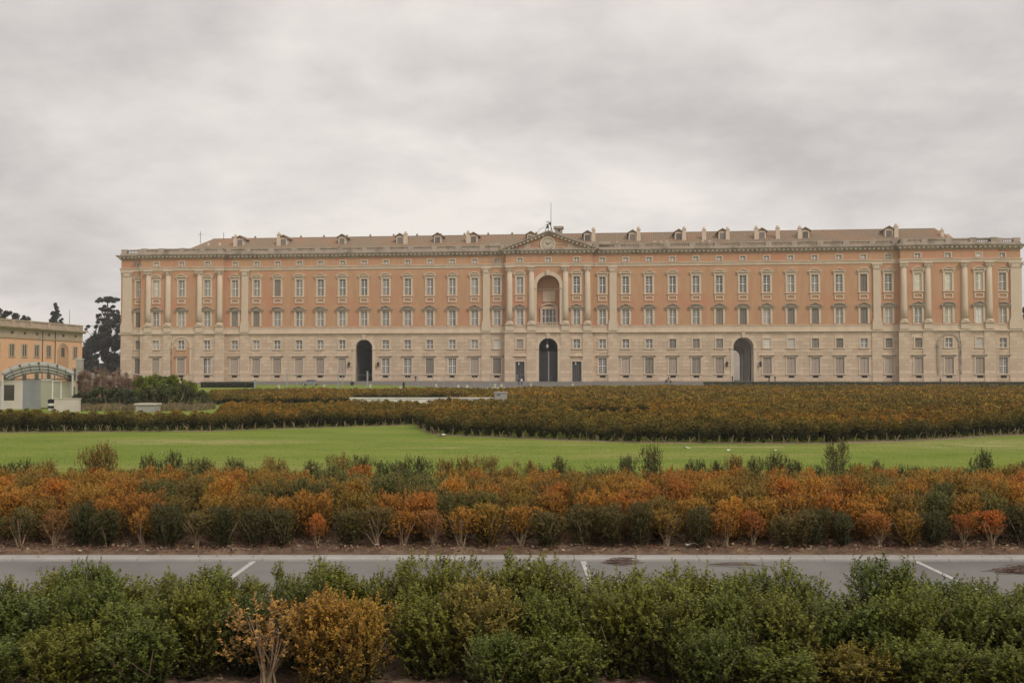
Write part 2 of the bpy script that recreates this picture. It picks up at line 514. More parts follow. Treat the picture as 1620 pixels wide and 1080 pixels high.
def leaves_on(bases, dirs, lens, nleaf, ll, lw, rng, spread=.85):
    """nleaf leaves along each sprig; returns (n*4,3) verts and the parent sprig index per leaf"""
    n = len(bases)
    t = (np.arange(nleaf) + rng.random((n, nleaf))) / nleaf
    pos = bases[:, None] + dirs[:, None] * (lens[:, None] * t)[..., None]
    ref = norm(rng.normal(size=(n, nleaf, 3)))
    d = np.broadcast_to(dirs[:, None], ref.shape)
    rad = norm(ref - d * (ref * d).sum(-1, keepdims=True))
    ld = norm(d * (.35 + .5 * t[..., None]) + rad * spread)
    side = norm(np.cross(ld, d) + .35 * rng.normal(size=ld.shape))
    s = (.7 + .6 * rng.random((n, nleaf, 1)))
    tip = pos + ld * ll * s
    mid = pos + ld * ll * .5 * s
    V = np.stack([pos, mid + side * lw * s, tip, mid - side * lw * s], 2)
    return V.reshape(-1, 3), np.repeat(np.arange(n), nleaf)


def shrub_mesh(name, rng, h, rw, nspr, nleaf, ll, lw, slen, bare=.12, sparse=0.0, spires=5, lobes=6, lobe_r=.42):
    """box shrub: uneven upright lobes of leafy sprigs"""
    nl = lobes
    la = (np.arange(nl) + rng.random(nl)) * 2 * PI / nl * 1.618; lr = (.15 + .85 * rng.random(nl)) * rw * .72
    lh = h * (.74 + .30 * rng.random(nl) ** .7); lx = np.cos(la) * lr; ly = np.sin(la) * lr
    lw_ = rw * (lobe_r + .22 * rng.random(nl))
    k = rng.integers(0, nl, nspr)
    t = bare + (1 - bare) * rng.random(nspr) ** .85
    prof = np.clip(.45 + .75 * t, 0, 1) * np.where(t > .8, 1 - ((t - .8) / .2) ** 2 * .75, 1)
    ang = rng.random(nspr) * 2 * PI
    rr = rng.random(nspr) ** .55
    rad = lw_[k] * prof * rr
    B = np.stack([lx[k] * (.55 + .45 * t) + np.cos(ang) * rad, ly[k] * (.55 + .45 * t) + np.sin(ang) * rad, lh[k] * t * .97], 1)
    D = norm(np.stack([np.cos(ang) * rr * .7, np.sin(ang) * rr * .7, np.full(nspr, 1.1)], 1) + .33 * rng.normal(size=(nspr, 3)))
    Ln = slen * (.6 + .8 * rng.random(nspr))
    if spires:
        sb = []; sd = []
        for i in range(spires):
            q = rng.integers(0, nl)
            bx, by = lx[q] + rng.normal() * lw_[q] * .4, ly[q] + rng.normal() * lw_[q] * .4
            for j in range(3):
                sb.append((bx + rng.normal() * .012, by + rng.normal() * .012, lh[q] * .92 + j * slen * .6))
                sd.append((rng.normal() * .12, rng.normal() * .12, 1))
        B = np.concatenate([B, np.array(sb)]); D = np.concatenate([D, norm(np.array(sd))])
        Ln = np.concatenate([Ln, np.full(len(sb), slen * .9)])
    V, idx = leaves_on(B, D, Ln, nleaf, ll, lw, rng)
    V[:, 2] = np.maximum(V[:, 2], .02)
    nlv = len(V) // 4
    if sparse:
        keep = rng.random(nlv) > sparse
        V = V.reshape(nlv, 4, 3)[keep].reshape(-1, 3); idx = idx[keep]; nlv = len(idx)
    rnd = np.repeat(rng.random(nlv) * .5 + .5 * rng.random(len(B))[idx], 4)
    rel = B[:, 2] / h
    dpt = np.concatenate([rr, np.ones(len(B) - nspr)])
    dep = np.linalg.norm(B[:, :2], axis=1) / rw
    crown_shade = np.clip(1.47 - 1.05 * rel - .75 * dpt + .18 * rng.normal(size=len(B)), 0, 1)  # low and inner leaves darkened, crown shade put into the colour
    return np_mesh(name, V, 4, 'leaf', {'rnd': rnd, 'crown_shade': np.repeat(crown_shade[idx], 4)})


def stems_mesh(name, rng, h, rw, n, r0, fork=True):
    mb = MB()
    for i in range(n):
        a = rng.random() * 2 * PI; q = rw * (.25 + .6 * rng.random())
        top = h * (.55 + .35 * rng.random())
        b = (rng.normal() * .03, rng.normal() * .03, 0)
        m1 = (math.cos(a) * q * .35 + rng.normal() * .02, math.sin(a) * q * .35 + rng.normal() * .02, top * .45)
        e = (math.cos(a) * q, math.sin(a) * q, top)
        mb.tube([b, m1, e], [r0, r0 * .75, r0 * .35], 5)
        if fork:
            e2 = (m1[0] + rng.normal() * q * .35, m1[1] + rng.normal() * q * .35, top * .9)
            mb.tube([m1, e2], [r0 * .6, r0 * .3], 4)
    return mb.mesh(name, 'stem')


# ------------------------------------------------------------------ air
hz = bpy.data.materials.new('haze'); hz.use_nodes = True
hz.node_tree.nodes.remove(hz.node_tree.nodes['Principled BSDF'])
pv = hz.node_tree.nodes.new('ShaderNodeVolumePrincipled')
pv.inputs['Color'].default_value = (.97, .96, .95, 1); pv.inputs['Density'].default_value = .00026
hz.node_tree.links.new(pv.outputs[0], hz.node_tree.nodes['Material Output'].inputs['Volume'])
MATS['haze'] = hz
part('haze', MB().box(-900, 900, -70, 900, -1.1, 62), 'haze', None, kind='stuff')

# ------------------------------------------------------------------ ground
def sheet(name, pts, z, m, kind='structure'):
    mb = MB(); mb.add([(x, y, z) for x, y in pts], [tuple(range(len(pts)))])
    return part(name, mb, m, None, kind=kind)


sheet('ground', [(-890, -60), (890, -60), (890, 890), (-890, 890)], -0.03, 'paving')
sheet('lawn', [(-190, 22.4), (190, 22.4), (190, 276), (-190, 276)], 0.0, 'lawn_grass')
sheet('road', [(-60, 11.9), (60, 11.9), (60, 16.55), (-60, 16.55)], -0.01, 'asphalt')


def strip_soil(name, y0, y1, nx, ny, x0, x1, amp, z0):
    mb = MB()
    xs = np.linspace(x0, x1, nx); ys = np.linspace(y0, y1, ny)
    vs = []
    for j, y in enumerate(ys):
        for i, x in enumerate(xs):
            edge = 0 if j in (0, ny - 1) else 1
            vs.append((x, y + (RNG.normal() * .02 if edge else 0), z0 + edge * amp * RNG.random()))
    fs = [(j * nx + i, j * nx + i + 1, (j + 1) * nx + i + 1, (j + 1) * nx + i) for j in range(ny - 1) for i in range(nx - 1)]
    mb.add(vs, fs)
    return part(name, mb, 'soil', None, kind='structure', smooth=True)


strip_soil('soil_bed', 16.80, 22.6, 330, 40, -17, 17, .07, .03)
strip_soil('planting_soil', 7.0, 11.9, 180, 40, -9, 9, .06, .0)

kerb = MB()
x = -40.0
while x < 40:
    kerb.prism_x([(16.50, -.03), (16.50, .025), (16.515, .04), (16.80, .04), (16.80, -.03)], x + .004, x + .996)
    x += 1.0
part('kerb', kerb, 'kerb_concrete', None, kind='structure')

for lx, (ya, yb) in ((-4.13, (13.2, 16.48)), (1.14, (13.2, 16.48)), (6.46, (12.0, 16.48))):
    mb = MB(); n = 24
    for i in range(n):
        a = ya + (yb - ya) * i / n; b_ = ya + (yb - ya) * (i + 1) / n
        w0, w1 = .04 + .006 * random.random(), .04 + .006 * random.random()
        mb.quad((lx - w0, a, -.005), (lx + w0, a, -.005), (lx + w1, b_, -.005), (lx - w1, b_, -.005))
    o = part('parking_line', mb, 'road_paint', None, kind='structure')

# palace frame -----------------------------------------------------
PL = Vector((-111.0, 290.0)); PR = Vector((131.5, 264.0))
EU = (PR - PL).normalized(); EN = Vector((-EU.y, EU.x))        # along the front, into the building


def fu(x, off=0.0):
    d = ray(x, 590); k = d[0] / d[1]
    p = PL + EN * off
    return (k * p.y - p.x) / (EU.x - k * EU.y)


UC = fu(868)
PO = PL + EU * UC
PROT = math.atan2(EU.y, EU.x)


def L(x, off=0.0): return fu(x, off) - UC                       # photo column -> palace x


def LZ(x, y, off=0.0):
    u = fu(x, off); Y = PL.y + EN.y * off + u * EU.y; d = ray(x, y)
    return EYE + d[2] / d[1] * Y


def LW(lx, ly, z=0.0):                                         # palace local -> world
    p = PO + EU * lx + EN * ly
    return p.x, p.y, z


# forecourt: a paved ramp that climbs gently to the palace foot
def foot(lx):
    a = abs(lx)
    return .8 if a < 88 else max(.3, .8 - .5 * (a - 88) / 10)


mb = MB()
xs = [-150, -135, -123, -110, -100, -94, -90, -60, -30, 0, 30, 60, 90, 94, 100, 110, 123, 135, 150]
rows = [(-1, 0.9), (26, 0.0)]
for i in range(len(xs) - 1):
    a, b_ = xs[i], xs[i + 1]
    da, db = (20 if abs(a) < 105 else 14), (20 if abs(b_) < 105 else 14)
    mb.quad(LW(a, -da, .012), LW(b_, -db, .012), LW(b_, 0.6, foot(b_)), LW(a, 0.6, foot(a)))
part('forecourt', mb, 'paving', None, kind='structure')
sheet('drive', [G(*p) for p in [(640, 609.4), (690, 612), (748, 613.4), (800, 611.9), (838, 611.2), (960, 609.4), (1000, 608.4), (900, 608.6), (700, 608.6), (560, 608.4)]], .016, 'paving')
sheet('path', [G(*p) for p in [(664, 618.2), (748, 615.8), (800, 613.6), (838, 612.9), (887, 614), (960, 613.8), (1020, 615.6), (1076, 617), (1112, 618.2),
                              (1112, 617), (1076, 615.6), (1020, 614.3), (960, 612.6), (887, 612.8), (838, 611.6), (800, 612.2), (748, 614.2), (664, 616.6)]], .022, 'pale_path')

# ------------------------------------------------------------------ the palace
BAYPX = [218.9, 249.8, 289.8, 330.6, 370.9, 405.2, 438.5, 472.9, 506.6, 541.2, 575.6, 610, 644.9, 680, 715.5, 751, 786.4, 823.5, 868, 913, 953.5, 990.3,
         1027.4, 1064.7, 1101.8, 1138.8, 1176.4, 1214, 1252.2, 1290.5, 1328.9, 1367.8, 1407, 1451.3, 1499, 1547.7, 1588]
BX = [L(b) for b in BAYPX]
X0, X1 = L(190), L(1617)
PRJ = -1.5
BLK = [(L(225), L(355)), (L(801), L(938)), (L(1424), L(1578))]
SEG = [(X0, BLK[0][0], 0.0), (BLK[0][0], BLK[0][1], PRJ), (BLK[0][1], BLK[1][0], 0.0), (BLK[1][0], BLK[1][1], PRJ),
       (BLK[1][1], BLK[2][0], 0.0), (BLK[2][0], BLK[2][1], PRJ), (BLK[2][1], X1, 0.0)]


def yface(x):
    for a, b_, y in SEG:
        if a <= x < b_: return y
    return 0.0


palace = thing('palace', 'long orange and stone royal palace with a clock pediment behind the lawns', 'palace', (PO.x, PO.y, 0), PROT)

ARCH = {10: (2.4, 12.25), 18: (2.55, 12.4), 26: (2.65, 12.5)}      # bay: half width, crown height
DOORS = {17: (1.25, 6.1), 19: (1.25, 6.1)}
MEZ = (9.65, 12.1); GND = (2.85, 7.1); LOW = (15.95, 20.1); UPP = (24.5, 29.0); ATT = (33.0, 34.1); VENT = (1.75, 2.35)


def wall(mb, x0, x1, z0, z1, yf, holes, depth, course=None, arches=()):
    hx = [(h[0], h[1], h[2], h[3]) for h in holes] + [(a[0] - a[1], a[0] + a[1], z0, a[2] + .001) for a in arches]
    xs = sorted({x0, x1} | {q for h in hx for q in (h[0], h[1])})
    zl = {z0, z1} | {q for h in hx for q in (h[2], h[3])}
    joints = []
    if course:
        z = z0 + course
        while z < z1 - .3:
            if all(abs(z - q) > .12 for q in zl):
                joints.append((z - .045, z + .045))
            z += course
        for a, b_ in joints: zl |= {a, b_}
    zs = sorted(zl)
    jset = {a for a, b_ in joints}
    for i in range(len(xs) - 1):
        xa, xb = xs[i], xs[i + 1]; xm = (xa + xb) / 2
        j = 0
        while j < len(zs) - 1:
            za, zb = zs[j], zs[j + 1]; zm = (za + zb) / 2; j += 1
            if any(h[0] < xm < h[1] and h[2] < zm < h[3] for h in hx): continue
            d = .07 if za in jset else 0
            y = yf + d
            mb.quad((xa, y, za), (xb, y, za), (xb, y, zb), (xa, y, zb))
            if d:
                mb.quad((xa, yf, za), (xb, yf, za), (xb, y, za), (xa, y, za))
                mb.quad((xa, y, zb), (xb, y, zb), (xb, yf, zb), (xa, yf, zb))
    for h in holes:
        a, b_, c, d = h
        y1 = yf + depth
        mb.quad((a, yf, c), (a, yf, d), (a, y1, d), (a, y1, c)); mb.quad((b_, yf, d), (b_, yf, c), (b_, y1, c), (b_, y1, d))
        mb.quad((a, yf, d), (b_, yf, d), (b_, y1, d), (a, y1, d)); mb.quad((a, yf, c), (a, y1, c), (b_, y1, c), (b_, yf, c))
    for cx, r_, top in arches:
        zc = top - r_; n = 20
        pts = [(cx + r_ * math.cos(PI - PI * i / n), zc + r_ * math.sin(PI * i / n)) for i in range(n + 1)]
        for i in range(n):
            p, q = pts[i], pts[i + 1]
            mb.quad((p[0], yf, p[1]), (q[0], yf, q[1]), (q[0], yf, top + .001), (p[0], yf, top + .001))
            mb.quad((p[0], yf, p[1]), (p[0], yf + depth * 3, p[1]), (q[0], yf + depth * 3, q[1]), (q[0], yf, q[1]))
        for sx in (-r_, r_):
            mb.quad((cx + sx, yf, z0), (cx + sx, yf, zc), (cx + sx, yf + depth * 3, zc), (cx + sx, yf + depth * 3, z0))


NICHE = (3.1, 29.4)
base, upper, frieze = MB(), MB(), MB()
for a, b_, yf in SEG:
    bays = [i for i in range(37) if a < BX[i] < b_]
    hb, ab, hu, au, hf = [], [], [], [], []
    for i in bays:
        x = BX[i]
        if i in ARCH: ab.append((x, *ARCH[i]))
        else:
            hb.append((x - .88, x + .88, *MEZ))
            if i in DOORS: hb.append((x - DOORS[i][0], x + DOORS[i][0], .75, DOORS[i][1]))
            else:
                hb.append((x - 1.1, x + 1.1, *GND)); hb.append((x - .75, x + .75, *VENT))
        if i == 18: au.append((x, *NICHE))
        else:
            hu.append((x - .9, x + .9, *LOW)); hu.append((x - .87, x + .87, *UPP))
        hf.append((x - .7, x + .7, *ATT))
    wall(base, a, b_, 0, 13.9, yf, hb, .4, .93, ab)
    wall(upper, a, b_, 15.7, 31.7, yf, hu, .4, None, au)
    wall(frieze, a, b_, 32.7, 35.1, yf, hf, .4)
    if yf < 0:
        for mbx, za, zb in ((base, 0, 13.9), (upper, 15.7, 31.7), (frieze, 32.7, 35.1)):
            mbx.quad((a, yf, za), (a, 0, za), (a, 0, zb), (a, yf, zb)); mbx.quad((b_, yf, za), (b_, 0, za), (b_, 0, zb), (b_, yf, zb))
for mbx, za, zb in ((base, 0, 13.9), (upper, 15.7, 31.7), (frieze, 32.7, 35.1)):
    for xx in (X0, X1):
        mbx.quad((xx, 0, za), (xx, 27, za), (xx, 27, zb), (xx, 0, zb))
    gaps = [(ARCH[26][0], BX[26])] if za == 0 else []  # unseen back wall left open behind the right arch to let light in
    if gaps:
        mbx.quad((X0, 27, za), (BX[26] - 24, 27, za), (BX[26] - 24, 27, zb), (X0, 27, zb)); mbx.quad((BX[26] + 5, 27, za), (X1, 27, za), (X1, 27, zb), (BX[26] + 5, 27, zb))
    else:
        mbx.quad((X0, 27, za), (X1, 27, za), (X1, 27, zb), (X0, 27, zb))
part('ground_storey_wall', base, 'stone_block', palace)
part('upper_storey_wall', upper, 'plaster_orange', palace)
part('frieze', frieze, 'plaster_orange', palace)


def course_run(prof, back=1.2):
    """mouldings that run along the front and step out round the three projecting blocks"""
    mb = MB()
    for z0, z1, o in prof:
        for k, (a, b_, yf) in enumerate(SEG):
            if yf < 0: xa, xb = a - o, b_ + o
            else:
                xa = SEG[k - 1][1] + o if k else a - o
                xb = SEG[k + 1][0] - o if k < len(SEG) - 1 else b_ + o
            mb.box(xa, xb, yf - o, back, z0, z1)
    return mb


bmo = MB()
OPEN = sorted([(BX[i] - ARCH[i][0] - .75, BX[i] + ARCH[i][0] + .75) for i in ARCH] + [(BX[i] - 1.6, BX[i] + 1.6) for i in DOORS])
for a, b_, yf in SEG:
    xa, xb = a - (.12 if yf < 0 else -.12), b_ + (.12 if yf < 0 else -.12)
    for p, q in OPEN:
        if a < p < b_: bmo.box(xa, p, yf - .12, yf + .05, 2.42, 2.62); xa = q
    bmo.box(xa, xb, yf - .12, yf + .05, 2.42, 2.62)
part('base_moulding', bmo, 'stone', palace)
part('belt_course', course_run([(13.9, 14.18, .5), (14.18, 14.36, .32), (14.36, 15.5, .1), (15.5, 15.7, .22)]), 'stone', palace)
part('architrave', course_run([(31.7, 32.15, .18), (32.15, 32.5, .26), (32.5, 32.7, .42)]), 'stone', palace)
part('cornice', course_run([(35.1, 35.35, .35), (35.35, 35.75, .55), (35.75, 36.1, .95), (36.1, 36.32, 1.2)]), 'stone_weather', palace)
mod = MB()
for k, (a, b_, yf) in enumerate(SEG):
    xa = a - .2 if yf < 0 else a + 1.8; xb = b_ + .2 if yf < 0 else b_ - 1.8
    if k == 0: xa = a
    if k == len(SEG) - 1: xb = b_
    n = max(1, int((xb - xa) / 1.15))
    for i in range(n + 1):
        x = xa + (xb - xa) * i / n
        mod.box(x - .24, x + .24, yf - .85, yf - .552, 35.42, 35.748)
part('modillions', mod, 'stone', palace, kind='stuff')

# attic parapet and balustrade
plinth = course_run([(36.32, 36.85, .25)], 1.0)
part('parapet_plinth', plinth, 'stone_weather', palace)
rail = course_run([(37.6, 37.9, .12)], .75)
ped, bal, panel = MB(), MB(), MB()
for k, (a, b_, yf) in enumerate(SEG):
    n = max(1, round((b_ - a) / (6.6 if b_ - a > 30 else 5.5)))
    for i in range(n + 1):
        x = a + (b_ - a) * i / n
        x = min(max(x, a + .9), b_ - .9)
        ped.box(x - .8, x + .8, yf - .2, .8, 36.85, 38.02)
    open_ = k in (0, 4, 6)
    for i in range(n):
        xa = a + (b_ - a) * i / n + .85; xb = a + (b_ - a) * (i + 1) / n - .85
        if k == 3: continue
        if open_ or (k == 5 and i >= n - 1):
            m_ = int((xb - xa) / .42)
            for j in range(m_):
                xx = xa + (j + .5) * (xb - xa) / m_
                bal.lathe(xx, yf + .3, [(.11, 36.85), (.15, 37.05), (.08, 37.35), (.12, 37.6)], 6)
        else:
            panel.box(xa - .05, xb + .05, yf + .1, .62, 36.85, 37.6)
part('pedestals', ped, 'stone_weather', palace, kind='stuff')
bo = part('balusters', bal, 'stone_weather', palace, kind='stuff')
part('parapet_panels', panel, 'stone_weather', palace, kind='stuff')
part('balustrade_rail', rail, 'stone_weather', palace)

# roof
RZ = 42.5
ROOF_Y0, ROOF_YR, ROOF_Y1 = 2.5, 13.5, 25
ra, rb = L(284, 5), L(1524, 5)
rra, rrb = L(334, 13), L(1483, 13)
roof = MB()
zb_ = 36.9
roof.add([(ra, ROOF_Y0, zb_), (rb, ROOF_Y0, zb_), (rb, ROOF_Y1, zb_), (ra, ROOF_Y1, zb_), (rra, ROOF_YR, RZ), (rrb, ROOF_YR, RZ)],
         [(0, 1, 5, 4), (2, 3, 4, 5), (3, 0, 4), (1, 2, 5)])
ro = part('roof', roof, 'roof_tile', palace)
flat = MB(); flat.quad((X0, .5, 36.4), (X1, .5, 36.4), (X1, 27, 36.4), (X0, 27, 36.4))
part('terrace', flat, 'stone_weather', palace)


def roof_z(y): return zb_ + (RZ - zb_) * (y - ROOF_Y0) / (ROOF_YR - ROOF_Y0)


rt = MB()
x = rra
while x < rrb:
    rt.prism_x([(ROOF_YR - .25, RZ - .1), (ROOF_YR - .12, RZ + .12), (ROOF_YR + .12, RZ + .12), (ROOF_YR + .25, RZ - .1)], x, min(x + 1.4, rrb)); x += 1.42
for i in range(30):
    xx = rra + 6 + i * 6.9
    if i < 14: rt.lathe(xx, ROOF_YR, [(.28, RZ), (.3, RZ + .45), (.16, RZ + .7)], 6)
part('ridge_tiles', rt, 'roof_tile', ro, kind='stuff')
# tile courses as low ribs down the slope
rib = MB()
x = rra + .5
while x < rrb:
    y0_, y1_ = ROOF_Y0 + .3, ROOF_YR - .4
    rib.add([(x - .16, y0_, roof_z(y0_) + .01), (x + .16, y0_, roof_z(y0_) + .01), (x, y0_, roof_z(y0_) + .16),
             (x - .16, y1_, roof_z(y1_) + .01), (x + .16, y1_, roof_z(y1_) + .01), (x, y1_, roof_z(y1_) + .16)], [(0, 2, 5, 3), (2, 1, 4, 5), (0, 1, 2)])
    x += .62
part('tile_ribs', rib, 'roof_tile', ro, kind='stuff')

# dormers ----------------------------------------------------------
DY = 8.0
dz = roof_z(DY)
m_body = MB().box(-1.05, 1.05, DY, DY + 5, dz - .4, dz + 2.1).mesh('dormer', 'stone')
m_cheek = MB()
droof = MB()
for s in (-1, 1):
    droof.add([(0, DY - .35, dz + 3.05), (s * 1.6, DY - .35, dz + 2.05), (s * 1.6, DY + 5.2, dz + 2.05), (0, DY + 5.2, dz + 3.05),
               (0, DY - .35, dz + 2.8), (s * 1.6, DY - .35, dz + 1.85), (s * 1.6, DY + 5.2, dz + 1.85), (0, DY + 5.2, dz + 2.8)],
              [(0, 1, 2, 3), (7, 6, 5, 4), (0, 4, 5, 1), (1, 5, 6, 2)])
droof.prism([(-1.04, dz + 2.1), (1.04, dz + 2.1), (0, dz + 2.85)], DY - .01, DY + .3)
m_droof = droof.mesh('dormer_roof', 'roof_tile')
dw = MB().box(-.72, .72, DY - .04, DY + .1, dz - .1, dz + 1.75)
m_dw = dw.mesh('dormer_shutter', 'shutter')
m_ch = MB().add([(-.62, DY - .6, dz - 1), (.62, DY - .6, dz - 1), (.62, DY + .6, dz - 1), (-.62, DY + .6, dz - 1), (-.45, DY - .45, dz + 3), (.45, DY - .45, dz + 3), (.45, DY + .45, dz + 3), (-.45, DY + .45, dz + 3)], [(0, 1, 5, 4), (1, 2, 6, 5), (2, 3, 7, 6), (3, 0, 4, 7), (4, 5, 6, 7)]).box(-.58, .58, DY - .58, DY + .58, dz + 3.0, dz + 3.2).lathe(0, DY, [(.42, dz + 3.2), (.4, dz + 3.6), (.2, dz + 3.9)], 8).mesh('chimney', 'stone')
for px in (378, 447, 540, 632, 692, 749, 840, 930, 1001.5, 1075, 1144.5, 1207, 1276, 1409):
    x = L(px, DY)
    d = link('dormer', m_body, palace, (x, 0, 0))
    link('dormer_roof', m_droof, d)
    link('dormer_shutter', m_dw, d, color=random.choice([(.17, .15, .13), (.24, .21, .18), (.14, .12, .10)]))
for px, s in ((371, .75), (440, .95), (641, .8), (740.5, .8), (939.5, .95), (1011, .95), (1083.5, .9), (1115, .75), (1152.5, .75), (1198, .85), (1232, .85), (1267, .8), (1420, .85), (1504, .7), (1493, .25), (328, .05), (346, .05)):
    o = link('chimney', m_ch, palace, (L(px, DY), 0, 0))
    o.scale = (.8 if s < .5 else 1, 1, 1)
    o.location.z = (s - 1) * 2.2 - (2.6 if px > 1485 and s > .5 else 0) + (-.9 if px in (328, 346) else 0)
m_vent = MB().box(-.45, .45, 4.3, 5.6, roof_z(4.5) - .3, roof_z(4.5) + .75).prism([(-.6, roof_z(4.5) + .75), (.6, roof_z(4.5) + .75), (0, roof_z(4.5) + 1.2)], 4.2, 5.7).mesh('roof_vent', 'stone')
for px in (964, 977, 1037, 1047, 1056, 1113, 1124):
    link('roof_vent', m_vent, palace, (L(px, 4.3), 0, 0))

# windows ----------------------------------------------------------
Z0 = 0.0


def surround(w, z0, z1, fw, sill=.25, proud=.16, head=None, drop=0.0):
    mb = MB()
    hd = head if head is not None else fw
    mb.box(-w - fw, -w, -proud, .05, z0 - drop, z1); mb.box(w, w + fw, -proud, .05, z0 - drop, z1)
    mb.box(-w - fw, w + fw, -proud - .01, .05, z1, z1 + hd)
    if sill: mb.box(-w - fw - .08, w + fw + .08, -proud - .14, .05, z0 - drop - sill, z0 - drop)
    return mb


def pediment(kind, w, z, h, proud=.5):
    mb = MB()
    mb.box(-w, w, -proud, .05, z, z + .2)
    if kind == 'tri':
        mb.prism([(-w * .86, z + .2), (w * .86, z + .2), (0, z + h - .12)], -.14, .05)
        for s in (-1, 1):
            mb.prism([(s * w, z + .2), (s * w * .86, z + .2), (0, z + h - .22), (0, z + h)][::s], -proud, .05)
    else:
        R_ = (w * w + (h - .2) ** 2) / (2 * (h - .2)); cz = z + h - R_; a = math.asin(w / R_)
        mb.ring(0, cz, R_ - .24, R_, PI / 2 - a, PI / 2 + a, 10, -proud, .05)
        n = 8; pts = [((R_ - .24) * math.sin(-a * .9 + 1.8 * a * i / n), cz + (R_ - .24) * math.cos(-a * .9 + 1.8 * a * i / n)) for i in range(n + 1)]
        mb.prism([(pts[0][0], z + .2)] + pts + [(pts[-1][0], z + .2)], -.14, .05)
    for s in (-1, 1):
        mb.box(s * w * .78 - .16, s * w * .78 + .16, -proud * .7, .05, z - .55, z)
    return mb


def sash(w, z0, z1, rows, bars=True, y=.26):
    mb = MB(); t = .1
    mb.box(-w, -w + t, y, y + .08, z0, z1); mb.box(w - t, w, y, y + .08, z0, z1)
    mb.box(-.11, .11, y - .02, y + .08, z0, z1)
    mb.box(-w + t, -.11, y, y + .08, z1 - t, z1); mb.box(.11, w - t, y, y + .08, z1 - t, z1)
    mb.box(-w + t, -.11, y, y + .08, z0, z0 + t); mb.box(.11, w - t, y, y + .08, z0, z0 + t)
    zm = z0 + (z1 - z0) * .48
    for s in (-1, 1):
        a, b_ = (-w + t, -.11) if s < 0 else (.11, w - t)
        mb.box(a, b_, y - .01, y + .08, zm - .1, zm + .1)
        if bars:
            for k in range(1, rows):
                for lo, hi in ((z0 + t, zm - .1), (zm + .1, z1 - t)):
                    z = lo + (hi - lo) * k / rows
                    mb.box(a, b_, y + .02, y + .06, z - .03, z + .03)
            c = (a + b_) / 2
            for lo, hi in ((z0 + t, zm - .1), (zm + .1, z1 - t)):
                mb.box(c - .025, c + .025, y + .025, y + .055, lo, hi)
    return mb


def pane(w, z0, z1, y=.33):
    return MB().quad((-w, y, z0), (w, y, z0), (w, y, z1), (-w, y, z1))


def leafs(w, z0, z1, y=.2):
    """closed shutters: two leaves with rails"""
    mb = MB()
    mb.box(-w, -.03, y, y + .06, z0, z1); mb.box(.03, w, y, y + .06, z0, z1)
    for s in (-1, 1):
        c = s * w / 2
        for lo, hi in ((z0 + .15, (z0 + z1) / 2 - .1), ((z0 + z1) / 2 + .1, z1 - .15)):
            mb.box(c - w * .34, c + w * .34, y - .025, y, lo, hi)
    return mb


def board(w, z0, z1, y=.12):
    mb = MB(); n = 3
    for i in range(n):
        mb.box(-w, w, y, y + .06, z0 + (z1 - z0) * i / n + .015, z0 + (z1 - z0) * (i + 1) / n - .015)
    return mb


ROWS = {
    'upper': dict(w=.87, z=UPP, sur=surround(.87, *UPP, .5, .22, head=.62, drop=.22), rows=3),
    'lower': dict(w=.9, z=LOW, sur=surround(.9, *LOW, .55, .0, head=.3), rows=3),
    'mezzanine': dict(w=.88, z=MEZ, sur=surround(.88, *MEZ, .42, .25, head=.35, proud=.12), rows=2),
    'ground': dict(w=1.1, z=GND, sur=surround(1.1, *GND, .35, .25, head=.3, proud=.14), rows=3),
    'attic': dict(w=.7, z=ATT, sur=surround(.7, *ATT, .28, .12, head=.22, proud=.1), rows=1),
}
PED = {('upper', 'tri'): pediment('tri', 1.75, 29.75, 1.05), ('upper', 'seg'): pediment('seg', 1.75, 29.75, .95),
       ('lower', 'tri'): pediment('tri', 2.0, 20.5, 1.25, .6), ('lower', 'seg'): pediment('seg', 2.0, 20.5, 1.05, .6)}
PEDM = {k: v.mesh('pediment', 'stone_weather' if k[0] == 'lower' else 'stone') for k, v in PED.items()}
m_lint = MB().box(-1.75, 1.75, -.5, .05, 7.55, 7.8).box(-1.6, 1.6, -.3, .05, 7.4, 7.55).mesh('lintel', 'stone_weather')
m_vent2 = MB().box(-.74, .74, .1, .2, VENT[0], VENT[1])
for k in range(5): m_vent2.box(-.6 + k * .3 - .03, -.6 + k * .3 + .03, .02, .1, VENT[0], VENT[1])
m_vent2 = m_vent2.mesh('cellar_grille', 'dark_void')
for k, d in ROWS.items():
    d['m_sur'] = d['sur'].mesh('window', 'stone')
    d['m_sash'] = sash(d['w'], *d['z'], d['rows']).mesh('sash', 'white_paint')
    z0_, z1_ = d['z']; w_ = d['w']
    d['m_pane'] = [MB().quad((a, .33, z0_), (b_, .33, z0_), (b_, .33, z1_), (a, .33, z1_)).mesh('pane', 'pane') for a, b_ in ((-w_, -.002), (.002, w_))]
    d['m_shut'] = leafs(d['w'], *d['z']).mesh('shutter', 'shutter')
    d['m_board'] = board(d['w'], *d['z']).mesh('boarding', 'shutter')
DARK, GREY, PALE, WARM_GLINT = (.075, .07, .065), (.20, .185, .165), (.36, .325, .275), (.78, .70, .53)  # the warm tone paints a bright reflection into the pane colour
